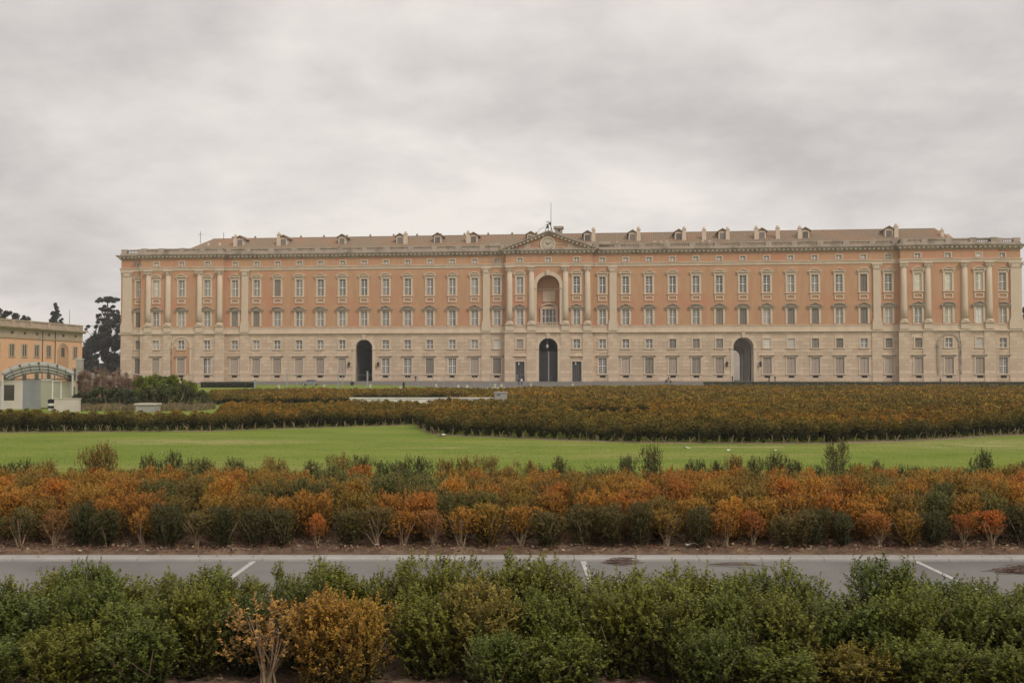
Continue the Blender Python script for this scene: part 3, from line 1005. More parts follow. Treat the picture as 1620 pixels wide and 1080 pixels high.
# how each window stands in the photograph: d dark panes, g grey panes, p pale blind, w bright panes, s grey shutters, c closed stone-coloured shutters, b white board
STATE = {
    'upper': 'gpggpgsgdd' + 'dgggggggg' + 'd' + 'ddddddddpg' + 'gsg' + 'wwwg',
    'lower': 'sgpgssgggg' + 'ggggggggg' + 'g' + 'gggggsspss' + 'psp' + 'gwwp',
    'mezzanine': 'spdddgddgd' + 'gdddggbcg' + 'd' + 'gddsssgbbs' + 'sgs' + 'sdbd',
    'ground': 'sccgcccccc' + 'cggsgcscg' + 'g' + 'gcscsccccc' + 'ccc' + 'cccg',
    'attic': 'ppgdgddddd' + 'ggdggggdg' + 'g' + 'gpgggggggg' + 'gpg' + 'ggbg',
}
PCOL = {'d': DARK, 'g': GREY, 'p': PALE, 'w': WARM_GLINT}
SCOL = {'s': (.26, .225, .185), 'c': (.45, .37, .30), 'b': (.66, .61, .54), 'p': PALE}
TINT = random.Random(5)
for row, d in ROWS.items():
    for i in range(37):
        if i in ARCH and row in ('mezzanine', 'ground'): continue
        if i in DOORS and row == 'ground': continue
        if i == 18 and row in ('upper', 'lower'): continue
        st = STATE[row][i] if i < len(STATE[row]) else 'g'
        lab = {'b': 'window boarded up in white', 'w': 'window with bright reflections painted in its panes'}.get(st)
        w_ = link('window', d['m_sur'], palace, (BX[i], yface(BX[i]), 0), label=lab)
        k = .85 + .3 * TINT.random()
        if st in PCOL:
            link('sash', d['m_sash'], w_)
            for mp_ in d['m_pane']:
                k2 = k * TINT.choice((.55, .8, 1.0, 1.0, 1.15, 1.5))
                link('pane', mp_, w_, color=tuple(min(.85, c * k2) for c in PCOL[st]))
        elif st == 'b':
            link('boarding', d['m_board'], w_, color=tuple(c * k for c in SCOL['b']))
        else:
            link('shutter', d['m_shut'], w_, color=tuple(c * k for c in SCOL[st]))
        if row in ('upper', 'lower'):
            tri = (i % 2 == 0) == (row == 'upper')
            link('pediment', PEDM[(row, 'tri' if tri else 'seg')], w_)
        if row == 'ground':
            link('lintel', m_lint, w_)
            link('cellar_grille', m_vent2, w_)
# framed tablets between the two upper rows
tb = MB().box(-1.2, 1.2, -.22, .05, 23.45, 23.75).box(-1.2, 1.2, -.22, .05, 22.35, 22.65).box(-1.2, -.88, -.22, .05, 22.65, 23.45).box(.88, 1.2, -.22, .05, 22.65, 23.45)
m_tab = tb.mesh('tablet_frame', 'stone')
for i in range(37):
    if i != 18: link('tablet_frame', m_tab, palace, (BX[i], yface(BX[i]), 0))

# giant columns and pilasters --------------------------------------
shaft = MB().lathe(0, -.12, [(.80, 17.0), (.82, 20), (.78, 25), (.70, 30.2)], 14).mesh('column', 'stone', True)
cbase = MB().box(-1.08, 1.08, -.95, 0, 16.05, 16.4).lathe(0, -.12, [(1.0, 16.4), (1.03, 16.5), (.9, 16.7), (.94, 16.85), (.82, 17.02)], 14).mesh('column_base', 'stone')
cped = MB().box(-1.1, 1.1, -.62, 0, 14.37, 15.75).box(-1.16, 1.16, -.72, 0, 15.752, 16.04).mesh('column_pedestal', 'stone')


def capital(r_, yc, w):
    mb = MB()
    mb.lathe(0, yc, [(r_, 30.15), (r_ + .08, 30.25), (r_ + .02, 30.4), (r_ + .22, 30.9), (r_ + .15, 31.05), (r_ + .36, 31.35)], 14)
    for sx in (-1, 1):
        for k in range(8):
            a = 2 * PI * k / 8
            mb.box(sx * (w - .25) + .2 * math.cos(a) - .12, sx * (w - .25) + .2 * math.cos(a) + .12, yc - w + .1, yc - w + .45, 31.0 + .2 * math.sin(a) - .1, 31.0 + .2 * math.sin(a) + .1)
    mb.box(-w - .05, w + .05, yc - w - .05, 0, 31.42, 31.698)
    return mb


ccap = capital(.70, -.12, .98).mesh('capital', 'stone')
pier = MB().box(-1.35, 1.35, -.22, .02, .02, 13.88)
pier.v = [(x, y, z) for x, y, z in pier.v]
m_pier = pier.mesh('pier', 'stone_block')
for px in (233, 264, 314, 346, 806, 840.7, 894.7, 929.7, 1431.7, 1470, 1528.4, 1567.3):
    x = L(px, -1.9)
    c_ = link('column', shaft, palace, (x, PRJ, 0))
    link('column_base', cbase, c_); link('column_pedestal', cped, c_); link('capital', ccap, c_)
    link('pier', m_pier, palace, (x, PRJ, 0))
pil = MB().box(-.95, .95, -.42, .02, 17.3, 30.15).mesh('pilaster', 'stone')
pbase = MB().box(-1.2, 1.2, -.6, .02, 16.35, 16.8).box(-1.08, 1.08, -.52, .02, 16.8, 17.298).mesh('pilaster_base', 'stone')
pped = MB().box(-1.25, 1.25, -.62, .02, 14.37, 16.34).mesh('pilaster_pedestal', 'stone')
pcap = MB().box(-1.0, 1.0, -.5, .02, 30.15, 30.35).prism([(-.95, 30.36), (.95, 30.36), (1.2, 31.4), (-1.2, 31.4)], -.62, .02).box(-1.3, 1.3, -.75, .02, 31.42, 31.698)
for sx in (-1, 1):
    for k in range(8):
        a = 2 * PI * k / 8
        pcap.box(sx * .95 + .2 * math.cos(a) - .12, sx * .95 + .2 * math.cos(a) + .12, -.78, -.55, 31.0 + .2 * math.sin(a) - .1, 31.0 + .2 * math.sin(a) + .1)
pcap = pcap.mesh('capital', 'stone')
m_pier0 = MB().box(-1.35, 1.35, -.2, .02, .02, 13.88).mesh('pier', 'stone_block')
for px in (200.5, 387, 769.5, 970.3, 1388.5, 1609.0):
    x = L(px)
    big = px < 210 or px > 1600
    c_ = link('pilaster', pil, palace, (x, 0, 0))
    if big: c_.scale.x = 1.45
    for nm, m_ in (('pilaster_base', pbase), ('pilaster_pedestal', pped), ('capital', pcap)):
        link(nm, m_, c_)
    link('pier', m_pier0, palace, (x, 0, 0)).scale.x = 1.3 if big else 1.0

# arches -----------------------------------------------------------


def arch_trim(r_, top, w, proud, z0=.75, key=True):
    mb = MB(); zc = top - r_
    mb.ring(0, zc, r_, r_ + w, 0, PI, 24, -proud, .02)
    mb.box(-r_ - w, -r_, -proud, .02, z0, zc - .45); mb.box(r_, r_ + w, -proud, .02, z0, zc - .45)
    mb.box(-r_ - w - .15, -r_ + .04, -proud - .2, .3, zc - .45, zc - .002); mb.box(r_ - .04, r_ + w + .15, -proud - .2, .3, zc - .45, zc - .002)
    if key: mb.prism([(-.35, top - .1), (.35, top - .1), (.5, top + w + .55), (-.5, top + w + .55)], -proud - .3, .02)
    return mb


for i, (r_, top) in ARCH.items():
    x = BX[i]; y = yface(x)
    a_ = part('arched_gateway', arch_trim(r_, top, .75, .14), 'stone', palace, (x, y, 0), label={10: 'arched gateway with a dark passage', 18: 'central arched gateway with iron screen', 26: 'arched gateway with inner arches showing'}[i])
    tn = MB(); zc = top - r_; n = 14
    depth = 27.0
    R1 = r_ + .5

    def vault(mb, r2, ztop, ya, yb):
        z_c = ztop - r2
        pts = [(-r2, .78)] + [(-r2 * math.cos(PI * k / n), z_c + r2 * math.sin(PI * k / n)) for k in range(n + 1)] + [(r2, .78)]
        for k in range(len(pts) - 1):
            p, q = pts[k], pts[k + 1]
            mb.quad((p[0], ya, p[1]), (q[0], ya, q[1]), (q[0], yb, q[1]), (p[0], yb, p[1]))

    def diaphragm(mb, r2, ztop, rout, zout, y):
        z_c = ztop - r2
        pts = [(-r2, .78)] + [(-r2 * math.cos(PI * k / n), z_c + r2 * math.sin(PI * k / n)) for k in range(n + 1)] + [(r2, .78)]
        zo = zout - rout
        po = [(-rout, .78)] + [(-rout * math.cos(PI * k / n), zo + rout * math.sin(PI * k / n)) for k in range(n + 1)] + [(rout, .78)]
        for k in range(len(pts) - 1):
            mb.quad((po[k][0], y, po[k][1]), (po[k + 1][0], y, po[k + 1][1]), (pts[k + 1][0], y, pts[k + 1][1]), (pts[k][0], y, pts[k][1]))
            mb.quad((pts[k][0], y, pts[k][1]), (pts[k + 1][0], y, pts[k + 1][1]), (pts[k + 1][0], y + .9, pts[k + 1][1]), (pts[k][0], y + .9, pts[k][1]))

    if i == 26:
        vault(tn, R1, top + .4, 1.2, 5)
        diaphragm(tn, r_, top - .2, R1 + .6, top + 1.2, 5)
        diaphragm(tn, r_ - .55, top - 2.0, R1 + 1.2, top + 1.2, 12)
        diaphragm(tn, r_ - .6, top - 2.6, R1 + 1.2, top + 1.2, 19)
        diaphragm(tn, r_ - .65, top - 2.8, R1 + 1.2, top + 1.2, 26)
        for ya_, yb_ in ((5.9, 12), (12.9, 19), (19.9, 26)): tn.quad((r_ - .3, ya_, .78), (r_ - .3, yb_, .78), (r_ - .3, yb_, 13.5), (r_ - .3, ya_, 13.5))  # right wall only; left side and ceiling left out to let light in
        tn.quad((-24, 1.2, .79), (R1, 1.2, .79), (R1, 27, .79), (-24, 27, .79))
        part('passage', tn, 'passage_lit', a_)
        cw = MB(); cw.box(-30, 40, 62, 63, 0, 30)
        part('courtyard_wall', cw, 'passage_lit', palace, (x, 0, 0))
        cf = MB(); cf.quad((-30, 27.1, .75), (40, 27.1, .75), (40, 62, .75), (-30, 62, .75)); part('courtyard_floor', cf, 'paving', palace, (x, 0, 0))
    elif i == 10:
        vault(tn, R1, top + .4, 1.2, 20)
        tn.quad((-R1, 20, .78), (R1, 20, .78), (R1, 20, top + .4), (-R1, 20, top + .4))
        tn.quad((-R1, 1.2, .79), (R1, 1.2, .79), (R1, 20, .79), (-R1, 20, .79))
        part('passage', tn, 'passage_dim', a_)
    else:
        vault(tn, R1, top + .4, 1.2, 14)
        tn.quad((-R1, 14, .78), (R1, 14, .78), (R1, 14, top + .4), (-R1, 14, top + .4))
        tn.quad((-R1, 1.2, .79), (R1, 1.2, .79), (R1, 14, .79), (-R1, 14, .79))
        part('passage', tn, 'passage_dim', a_)
        sc = MB()
        for k in range(9):
            xx = -r_ + .1 + k * (2 * r_ - .2) / 8
            sc.box(xx - .05, xx + .05, 1.5, 1.6, .8, 8.4)
        sc.box(-r_, r_, 1.45, 1.65, 8.4, 8.75); sc.box(-r_, r_, 1.47, 1.63, 3.2, 3.4)
        sc.box(-r_, r_, 1.58, 1.6, .8, 8.4)
        part('gate_screen', sc, 'iron', a_)
        po_ = MB().box(-.14, .14, 1.35, 1.5, .8, 8.9); part('gate_post', po_, 'grey_metal', a_)
        lan = MB().lathe(-.3, .6, [(.05, 11.6), (.04, 10.7), (.3, 10.6), (.36, 10.1), (.2, 9.8), (.03, 9.6)], 8)
        part('lantern', lan, 'pale_metal', a_)
m_lamp = MB().box(-.06, .06, -.5, .02, 6.0, 6.1).lathe(0, -.5, [(.04, 4.6), (.22, 4.8), (.3, 5.6), (.36, 5.7), (.05, 6.2)], 6).mesh('wall_lantern', 'iron')
for i in (10, 26):
    for s in (-1, 1):
        link('wall_lantern', m_lamp, palace, (BX[i] + s * (ARCH[i][0] + 1.7), 0, 0))
# side doors
for i in DOORS:
    w_, top = DOORS[i]
    fr = MB().box(-w_ - .3, -w_, -.2, .05, .76, top).box(w_, w_ + .3, -.2, .05, .76, top).box(-w_ - .3, w_ + .3, -.21, .05, top, top + .35).box(-w_ - .55, w_ + .55, -.5, .05, top + 1.4, top + 1.75)
    d = part('doorway', fr, 'stone', palace, (BX[i], yface(BX[i]), 0))
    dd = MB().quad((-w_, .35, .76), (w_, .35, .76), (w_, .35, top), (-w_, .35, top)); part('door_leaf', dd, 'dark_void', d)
    bb = MB()
    for k in range(5): bb.box(-w_ + .2 + k * (2 * w_ - .4) / 4 - .04, -w_ + .2 + k * (2 * w_ - .4) / 4 + .04, .25, .3, .78, top - .02)
    part('door_bars', bb, 'grey_metal', d)
    lp = MB().lathe(-.35, .1, [(.03, top - .05), (.2, top - .3), (.24, top - .8), (.06, top - 1.0)], 6); part('door_lamp', lp, 'pale_metal', d)
# blind arches of the end pavilions
for i, m_, lab in ((2, 'plaster_orange', 'blind arch filled with worn orange plaster'), (34, 'stone_block', 'blind stone arch')):
    at = arch_trim(2.5, 12.9, .5, .22, 2.63, False)
    a_ = part('blind_arch', at, 'stone_weather' if i == 34 else 'stone', palace, (BX[i], PRJ, 0), label=lab)
    if i == 2:
        inf = MB()
        inf.box(-2.49, -1.5, -.03, .0, 2.65, 10.4); inf.box(1.5, 2.49, -.03, .0, 2.65, 10.4); inf.box(-1.48, 1.48, -.03, 0, 7.85, 9.3)
        part('infill', inf, m_, a_)

# the loggia over the centre ---------------------------------------
r_, top = NICHE
x = BX[18]
lg = part('loggia', arch_trim(r_, top, 1.0, .2, 16.0, False), 'stone', palace, (x, PRJ, 0))
bx_ = MB(); zc = top - r_; n = 14
pts = [(-r_, 15.72)] + [(-r_ * math.cos(PI * k / n), zc + r_ * math.sin(PI * k / n)) for k in range(n + 1)] + [(r_, 15.72)]
for k in range(len(pts) - 1):
    p, q = pts[k], pts[k + 1]
    bx_.quad((p[0], 1.2, p[1]), (q[0], 1.2, q[1]), (q[0], 3.6, q[1]), (p[0], 3.6, p[1]))
bx_.quad((-r_, 3.6, 15.72), (r_, 3.6, 15.72), (r_, 3.6, top), (-r_, 3.6, top))
bx_.quad((-r_, 0, 15.72), (r_, 0, 15.72), (r_, 3.6, 15.72), (-r_, 3.6, 15.72))
part('niche', bx_, 'plaster_orange', lg)
nw = MB()
nw.box(-2.4, -1.9, 3.2, 3.6, 15.75, 20.4); nw.box(1.9, 2.4, 3.2, 3.6, 15.75, 20.4); nw.box(-2.5, 2.5, 3.1, 3.6, 20.4, 21.2)
nw.ring(0, 18.6, 3.1, 3.5, math.radians(50), math.radians(130), 10, 2.8, 3.6)
nw.box(-1.75, 1.75, 3.3, 3.6, 22.4, 25.4)
nw.box(-r_ + .02, r_ - .02, 3.35, 3.6, 25.7, 26.0)
part('balcony_window', nw, 'stone', lg)
nd = MB().box(-1.9, 1.9, 3.45, 3.55, 15.75, 20.4); part('balcony_door', nd, 'dark_glass', lg)
ns = MB()
for q in (-1.85, -1.1, -.9, 0, .9, 1.1, 1.85): ns.box(q - .07, q + .07, 3.36, 3.44, 15.75, 20.4)
ns.box(-1.9, 1.9, 3.37, 3.43, 18.4, 18.55)
part('door_frame', ns, 'white_paint', lg)
br_ = MB()
for k in range(16): br_.lathe(-2.9 + k * 5.8 / 15, .35, [(.1, 15.75), (.13, 15.95), (.07, 16.3), (.1, 16.5)], 6)
br_.box(-3.05, 3.05, .15, .55, 16.5, 16.68)
part('balcony_balustrade', br_, 'stone', lg)
kx = MB().prism([(-.35, top - .05), (.35, top - .05), (.55, top + 1.35), (-.55, top + 1.35)], -.75, .02)
part('keystone', kx, 'stone', lg)

# pediment with the clock ------------------------------------------
pe = MB(); a, b_ = BLK[1]
cxp = (a + b_) / 2; hw = (b_ - a) / 2 + .9; zt = LZ(868, 364.5, PRJ - .5)
zb2 = 36.33
tym = MB().prism([(cxp - hw + 1.2, zb2), (cxp + hw - 1.2, zb2), (cxp, zt - .75)], PRJ + .02, PRJ + 1.5)
pd = part('clock_pediment', tym, 'plaster_orange', palace)
for s in (-1, 1):
    pe.prism([(cxp + s * (hw + .35), zb2), (cxp + s * (hw - .9), zb2), (cxp, zt - .95), (cxp, zt - .35)][::s], PRJ - .7, PRJ + 1.6)
    pe.prism([(cxp + s * (hw + .9), zb2 + .002), (cxp + s * (hw + .34), zb2 + .002), (cxp, zt - .352), (cxp, zt)][::s], PRJ - 1.2, PRJ + 1.6)
part('raking_cornice', pe, 'stone_weather', pd)
md = MB()
for s in (-1, 1):
    for k in range(1, 11):
        f_ = k / 11.5
        xx = cxp + s * hw * (1 - f_) * .93; z_ = zb2 + (zt - zb2 - .9) * f_ * 1.02
        md.box(xx - .22, xx + .22, PRJ - .95, PRJ - .701, z_ - .22, z_ + .16)
part('raking_modillions', md, 'stone', pd, kind='stuff')
lowp = MB()
lowp.box(a - 4.5, a - 1.7, .7, 1.6, 36.86, 38.6); lowp.box(b_ + 1.7, b_ + 4.5, .7, 1.6, 36.86, 38.6)
part('attic_blocks', lowp, 'stone_weather', pd)
cz_ = LZ(867.5, 386.2, PRJ)
dial = MB().lathe(0, 0, [(1.82, -.16), (1.82, .0)], 28)
dial.v = [(x_, z_ * 1.0, y_) for x_, y_, z_ in dial.v]
clock = part('clock', dial, 'clock_face', palace, (L(867.5), PRJ - .06, cz_))
rim_ = MB().ring(0, 0, 1.8, 2.1, 0, 2 * PI, 28, -.3, .06); part('clock_rim', rim_, 'stone', clock)
for k in range(12):
    a_ = 2 * PI * k / 12
    mk = MB().box(-.05, .05, -.2, -.165, 1.22, 1.55)
    o = part('hour_mark', mk, 'iron', clock); o.rotation_euler = (0, a_, 0)
for nm, ln, wd, ang in (('hour_hand', .75, .09, -52), ('minute_hand', 1.1, .07, 58)):
    hnd = MB().prism([(-wd, -.2), (wd, -.2), (wd * .5, ln), (-wd * .5, ln)], -.25, -.21)
    o = part(nm, hnd, 'iron', clock); o.rotation_euler = (0, math.radians(ang), 0)
# bell frame, flagpole and the small turret behind the pediment
bf = MB(); bxp = L(869, 1)
zt0 = zt - .3
for q in (-1.2, 1.1): bf.tube([(bxp + q, 0, zt0 - .2), (bxp + q * .35, 0, zt0 + 2.2)], .09, 5)
bf.tube([(bxp - .9, 0, zt0 + 2.2), (bxp + .5, 0, zt0 + 2.2)], .08, 5)
bf.tube([(bxp - .2, 0, zt0 + 3.1), (bxp - .2, 0, zt0)], .09, 5)
bf.tube([(bxp - .8, 0, zt0 + 2.9), (bxp + .1, 0, zt0 + 3.05)], .06, 5)
bf.lathe(bxp - .35, 0, [(.42, zt0 + 1.2), (.38, zt0 + 1.5), (.25, zt0 + 2.0), (.05, zt0 + 2.1)], 10)
bf.lathe(bxp + .3, 0, [(.3, zt0 + 2.3), (.27, zt0 + 2.5), (.18, zt0 + 2.85), (.05, zt0 + 2.9)], 10)
bf.tube([(bxp - 1.0, 0, zt0 + 1.6), (bxp - 2.4, 0, zt0 + 1.0), (bxp - 3.8, 0, zt0 - .9)], .05, 5)
bf.tube([(bxp + 1.2, 0, zt0 + 1.7), (bxp + 1.5, 0, zt0 + .2)], .05, 5)
part('bell_frame', bf, 'iron', palace)
fp = MB().tube([(L(872, 1), 1, zt - 1.5), (L(872, 1), 1, LZ(872, 320, 1))], [.13, .06], 6)
part('flagpole', fp, 'grey_metal', palace)
tu = MB().box(-.95, .95, 3, 5, 40, 42.3).box(-1.3, 1.3, 2.6, 5.4, 42.3, 42.9)
tz = LZ(883, 358, 3) - 42.9
part('roof_turret', tu, 'stone_weather', palace, (L(884, 3), 0, tz))
part('turret_opening', MB().box(-.25, .25, 2.94, 3, 41.5, 42.0), 'dark_void', palace, (L(885, 3), 0, tz))
an = MB()
for px, ty, by in ((315, 366, 386), (352, 368, 380), (108, 0, 0)):
    if by == 0: continue
    an.tube([(L(px, 13), 13, LZ(px, by, 13)), (L(px, 13), 13, LZ(px, ty, 13))], .07, 5)
zc_ = LZ(315, 371, 13); an.tube([(L(315, 13) - .7, 13, zc_), (L(315, 13) + .7, 13, zc_)], .05, 5)
part('antenna', an, 'iron', palace)

# ------------------------------------------------------------------ orange wing on the left
WA = Vector(((130 - 810) / F * 222, 222.0)); WB = Vector(((0 - 810) / F * 193, 193.0))
wd = (WB - WA).normalized()
wlen = (WB - WA).length + 26
wrot = math.atan2(wd.y, wd.x)


def wu(px):
    k = ray(px, 590); k = k[0] / k[1]
    return (k * WA.y - WA.x) / (wd.x - k * wd.y)


wing = thing('orange_building', 'low orange plastered building with parapet at the left edge of the photo', 'building', (WA.x, WA.y, 0), wrot)
ww = MB()
# local x runs from the far corner towards the camera; its visible face looks along +y or -y
nrm = Vector((-wd.y, wd.x)); sgn = 1 if nrm.dot(-WA) > 0 else -1


def wbox(mb, x0, x1, o0, o1, z0, z1):            # o: distance out of the face
    y0, y1 = sorted((sgn * o0, sgn * o1)); mb.box(x0, x1, y0, y1, z0, z1)


wbox(ww, 0, wlen, -14, 0, 0, 11.5); part('wall', ww, 'plaster_wing', wing)
cc = MB(); wbox(cc, -.5, wlen, -14, .5, 11.5, 11.8); wbox(cc, -.8, wlen, -14, .9, 11.8, 12.15); part('cornice', cc, 'wing_stone', wing)
pp = MB(); wbox(pp, 0, wlen, -13.8, 0, 12.15, 13.1); wbox(pp, -.15, wlen, -14, .15, 13.1, 13.35)
for k in range(9): wbox(pp, k * 6.2, k * 6.2 + 1.1, .02, .12, 12.15, 13.1)
part('parapet', pp, 'wing_stone', wing)
st = MB(); wbox(st, -.1, wlen, .0, .18, 9.75, 9.95); wbox(st, -.05, wlen, .0, .04, 10.0, 11.5); part('attic_band', st, 'wing_stone', wing)
xs_ = [wu(p) for p in (118.2, 98.8, 76.4, 57.3, 37.8, 17.8)]
xs_ += [xs_[-1] + 4.6 * k for k in range(1, 6)]
for k, x in enumerate(xs_):
    if k != 1:
        w_ = MB(); wbox(w_, x - .95, x - .62, 0, .1, 6.3, 8.5); wbox(w_, x + .62, x + .95, 0, .1, 6.3, 8.5); wbox(w_, x - .95, x + .95, 0, .11, 8.5, 8.75); wbox(w_, x - 1.0, x + 1.0, 0, .16, 6.1, 6.3)
        o = part('window', w_, 'wing_stone', wing)
        p_ = MB(); wbox(p_, x - .62, x + .62, 0, .02, 6.3, 8.5); part('pane', p_, 'pane', o, color=(.09, .08, .075))
        s_ = MB(); wbox(s_, x - .05, x + .05, .02, .06, 6.3, 8.5); part('sash', s_, 'stone', o)
    w_ = MB(); wbox(w_, x - .55, x + .55, .045, .09, 10.45, 11.2); o = part('attic_window', w_, 'wing_stone', wing)
    p_ = MB(); wbox(p_, x - .4, x + .4, .09, .1, 10.55, 11.1); part('pane', p_, 'pane', o, color=(.06, .05, .045))
    if k not in (1,):
        w_ = MB(); wbox(w_, x - .9, x + .9, 0, .1, 1.2, 4.2); o = part('window', w_, 'wing_stone', wing)
        p_ = MB(); wbox(p_, x - .6, x + .6, .1, .12, 1.5, 3.9); part('pane', p_, 'pane', o, color=(.09, .08, .07))
x = xs_[1]
w_ = MB()
for k in range(16):
    p, q = PI * k / 16, PI * (k + 1) / 16
    for (ra_, rb_) in ((1.7, 2.1),):
        y0, y1 = sorted((0, sgn * .15))
        w_.prism([(x + ra_ * math.cos(p), 7.3 + ra_ * math.sin(p)), (x + rb_ * math.cos(p), 7.3 + rb_ * math.sin(p)), (x + rb_ * math.cos(q), 7.3 + rb_ * math.sin(q)), (x + ra_ * math.cos(q), 7.3 + ra_ * math.sin(q))], y0, y1)
wbox(w_, x - 2.1, x - 1.7, 0, .15, 0, 7.3); wbox(w_, x + 1.7, x + 2.1, 0, .15, 0, 7.3)
ar_ = part('blind_arch', w_, 'wing_stone', wing)
w_ = MB(); y0, y1 = sorted((0, sgn * .03)); w_.prism([(x - 1.7, 0)] + [(x - 1.7 * math.cos(PI * k / 12), 7.3 + 1.7 * math.sin(PI * k / 12)) for k in range(13)] + [(x + 1.7, 0)], y0, y1)
part('arch_panel', w_, 'plaster_orange', ar_)
w_ = MB(); wbox(w_, x - .6, x + .6, .03, .06, 6.4, 8.3); part('pane', w_, 'pane', ar_, color=(.10, .09, .08))
for px in (66, 86): 
    x = wu(px); w_ = MB(); y_ = sgn * .12; w_.tube([(x, y_, 0), (x, y_, 11.5)], .07, 6); part('drainpipe', w_, 'iron', wing)
mast = MB().tube([P(110, 512, 228), P(110, 490, 228)], [.06, .03], 5)
tag(part('antenna_mast', mast, 'iron', None), 'thin mast rising above the orange building beside the conifer', 'mast')

# ------------------------------------------------------------------ far trees


def leaf_blob(centers, radii, nper, size, col, rng, flat=1.0):
    V = []; Cc = []; Rn = []
    for (c, rd) in zip(centers, radii):
        n = int(nper)
        d = norm(rng.normal(size=(n, 3))); rr = rd * (rng.random((n, 1)) ** .38)
        p = np.array(c) + d * rr * np.array([1, 1, flat])
        a = norm(rng.normal(size=(n, 3))); b = norm(np.cross(a, rng.normal(size=(n, 3))))
        s = size * (.6 + .8 * rng.random((n, 1)))
        V.append(np.stack([p - a * s, p + b * s * .5, p + a * s, p - b * s * .5], 1).reshape(-1, 3))
        tone = (.7 + .6 * rng.random()) * (.75 + .5 * rng.random((n, 1)))
        Cc.append(np.repeat(np.array(col) * tone, 4, 0)); Rn.append(np.repeat(rng.random(n), 4))
    return np.concatenate(V), np.concatenate(Cc), np.concatenate(Rn)


def mound(top, bottom, n, r_, seed):
    """clump centres (photo pixels) spread through a silhouette given by its top line"""
    q = random.Random(seed); out = []
    x0, x1 = top[0][0], top[-1][0]
    for k in range(n):
        x = q.uniform(x0, x1); t = float(np.interp(x, [p[0] for p in top], [p[1] for p in top]))
        t += q.uniform(-.45, .45) * r_
        f_ = q.random() ** 1.3
        rr = r_ * q.uniform(.4, 1.35)
        out.append((x, t + rr * .8 + (bottom - t - rr) * f_, rr))
    return out


def tree(name, label, base, trunk_pts, tr, centers, radii, nper, size, col, flat=1.0, branches=True, seed=0, group=None, cat='tree'):
    rng = np.random.default_rng(seed)
    t = thing(name, label, cat, base, group=group)
    B = np.array(base)
    loc = [np.array(c) - B for c in centers]
    V, Cc, Rn = leaf_blob(loc, radii, nper, size, col, rng, flat)
    link('crown', np_mesh('crown', V, 4, 'leaf_mass', {'rnd': Rn}, Cc), t)
    mb = MB(); tp = [tuple(np.array(q) - B) for q in trunk_pts]
    mb.tube(tp, list(np.linspace(tr, tr * .35, len(tp))), 7)
    if branches:
        for c in loc:
            j = int(np.argmin([np.linalg.norm(np.array(q) - c + np.array([0, 0, 3])) for q in tp]))
            mb.tube([tp[j], tuple((np.array(tp[j]) + c) / 2 + np.array([0, 0, -.3])), tuple(c)], [tr * .3, tr * .2, tr * .08], 4)
    part('trunk', mb, 'bark', t)
    return t


def pc(lst, Y, k=1.0):
    return [P(x, y, Y) for x, y, r_ in lst], [r_ * Y / F * k for x, y, r_ in lst]


Yp = 335
crown_px = [(170 + dx, 473 - .012 * (144 - dx * dx) + dy, 4.2) for dx in (-12, -8, -4, 0, 4, 8, 12) for dy in (0, 4)]
q = random.Random(12)
crown_px += [(170 + q.uniform(-7, 7), q.uniform(484, 492), q.uniform(2.2, 4)) for k in range(8)]
for sx, y0 in ((-1, 490), (1, 492), (-1, 499), (1, 500), (-1, 508), (-1, 518), (1, 510)):
    ln = q.uniform(14, 30) if sx < 0 else q.uniform(8, 16)
    for k in range(7):
        f_ = (k + 1) / 7
        crown_px.append((170 + sx * ln * f_, y0 - 5 * f_ + 6 * f_ * f_ + q.uniform(-2.5, 2.5), q.uniform(2.0, 3.6)))
cs, rs = pc(crown_px, Yp)
cs = [(c[0], c[1] + random.uniform(-3, 3), c[2]) for c in cs]
gx, gy, _ = P(171, 600, Yp)
tree('pine_tree', 'tall pine with a round top and open layered branches left of the palace', (gx, Yp, 0), [(gx, Yp, 0), P(171, 560, Yp), P(171, 510, Yp), P(170, 474, Yp)], .5, cs, rs, 150, .26, (.066, .068, .05), .7, seed=3)
cs, rs = pc(mound([(133, 552), (140, 538), (150, 530), (160, 520), (172, 508), (180, 500), (188, 496), (195, 500)], 600, 105, 7.5, 13), 328)
gx, gy, _ = P(165, 600, 328)
tree('evergreen_tree', 'dark dense evergreen mass filling the gap left of the palace', (gx, 328, 0), [(gx, 328, 0), P(165, 560, 328), P(168, 525, 328)], .6, cs, rs, 260, .34, (.056, .057, .046), 1, seed=4, branches=False)
cs, rs = pc(mound([(131, 574), (145, 568), (160, 572), (175, 570), (192, 575)], 604, 30, 6, 14), 320)
gx, gy, _ = P(150, 600, 320)
tree('undergrowth_tree', 'low dark bushy tree at the foot of the pines', (gx, 320, 0), [(gx, 320, 0), P(152, 580, 320)], .4, cs, rs, 200, .32, (.06, .06, .046), 1, seed=5, branches=False)
cone = []
for k in range(13):
    y = 481 + k * 2.6; w = 1.0 + k * 1.05
    for j in range(1 + k // 2):
        cone.append((88 + q.uniform(-w, w), y + q.uniform(-1, 1.5), q.uniform(1.5, 2.8)))
cs, rs = pc(cone, 280)
gx, gy, _ = P(88, 600, 280)
tree('conifer_tree', 'conical conifer showing above the orange building', (gx, 280, 0), [(gx, 280, 0), P(88, 520, 280), P(88, 481, 280)], .3, cs, rs, 110, .22, (.088, .094, .07), .8, seed=6)
cs, rs = pc(mound([(-30, 496), (-10, 489), (4, 487), (14, 491), (24, 496), (36, 499), (46, 503)], 520, 60, 3.6, 15), 270)
gx, gy, _ = P(5, 600, 270)
tree('broadleaf_tree', 'rounded dark tree rising over the orange building roof at the far left', (gx, 270, 0), [(gx, 270, 0), P(5, 530, 270), P(5, 497, 270)], .4, cs, rs, 160, .24, (.08, .078, .06), 1, seed=7)
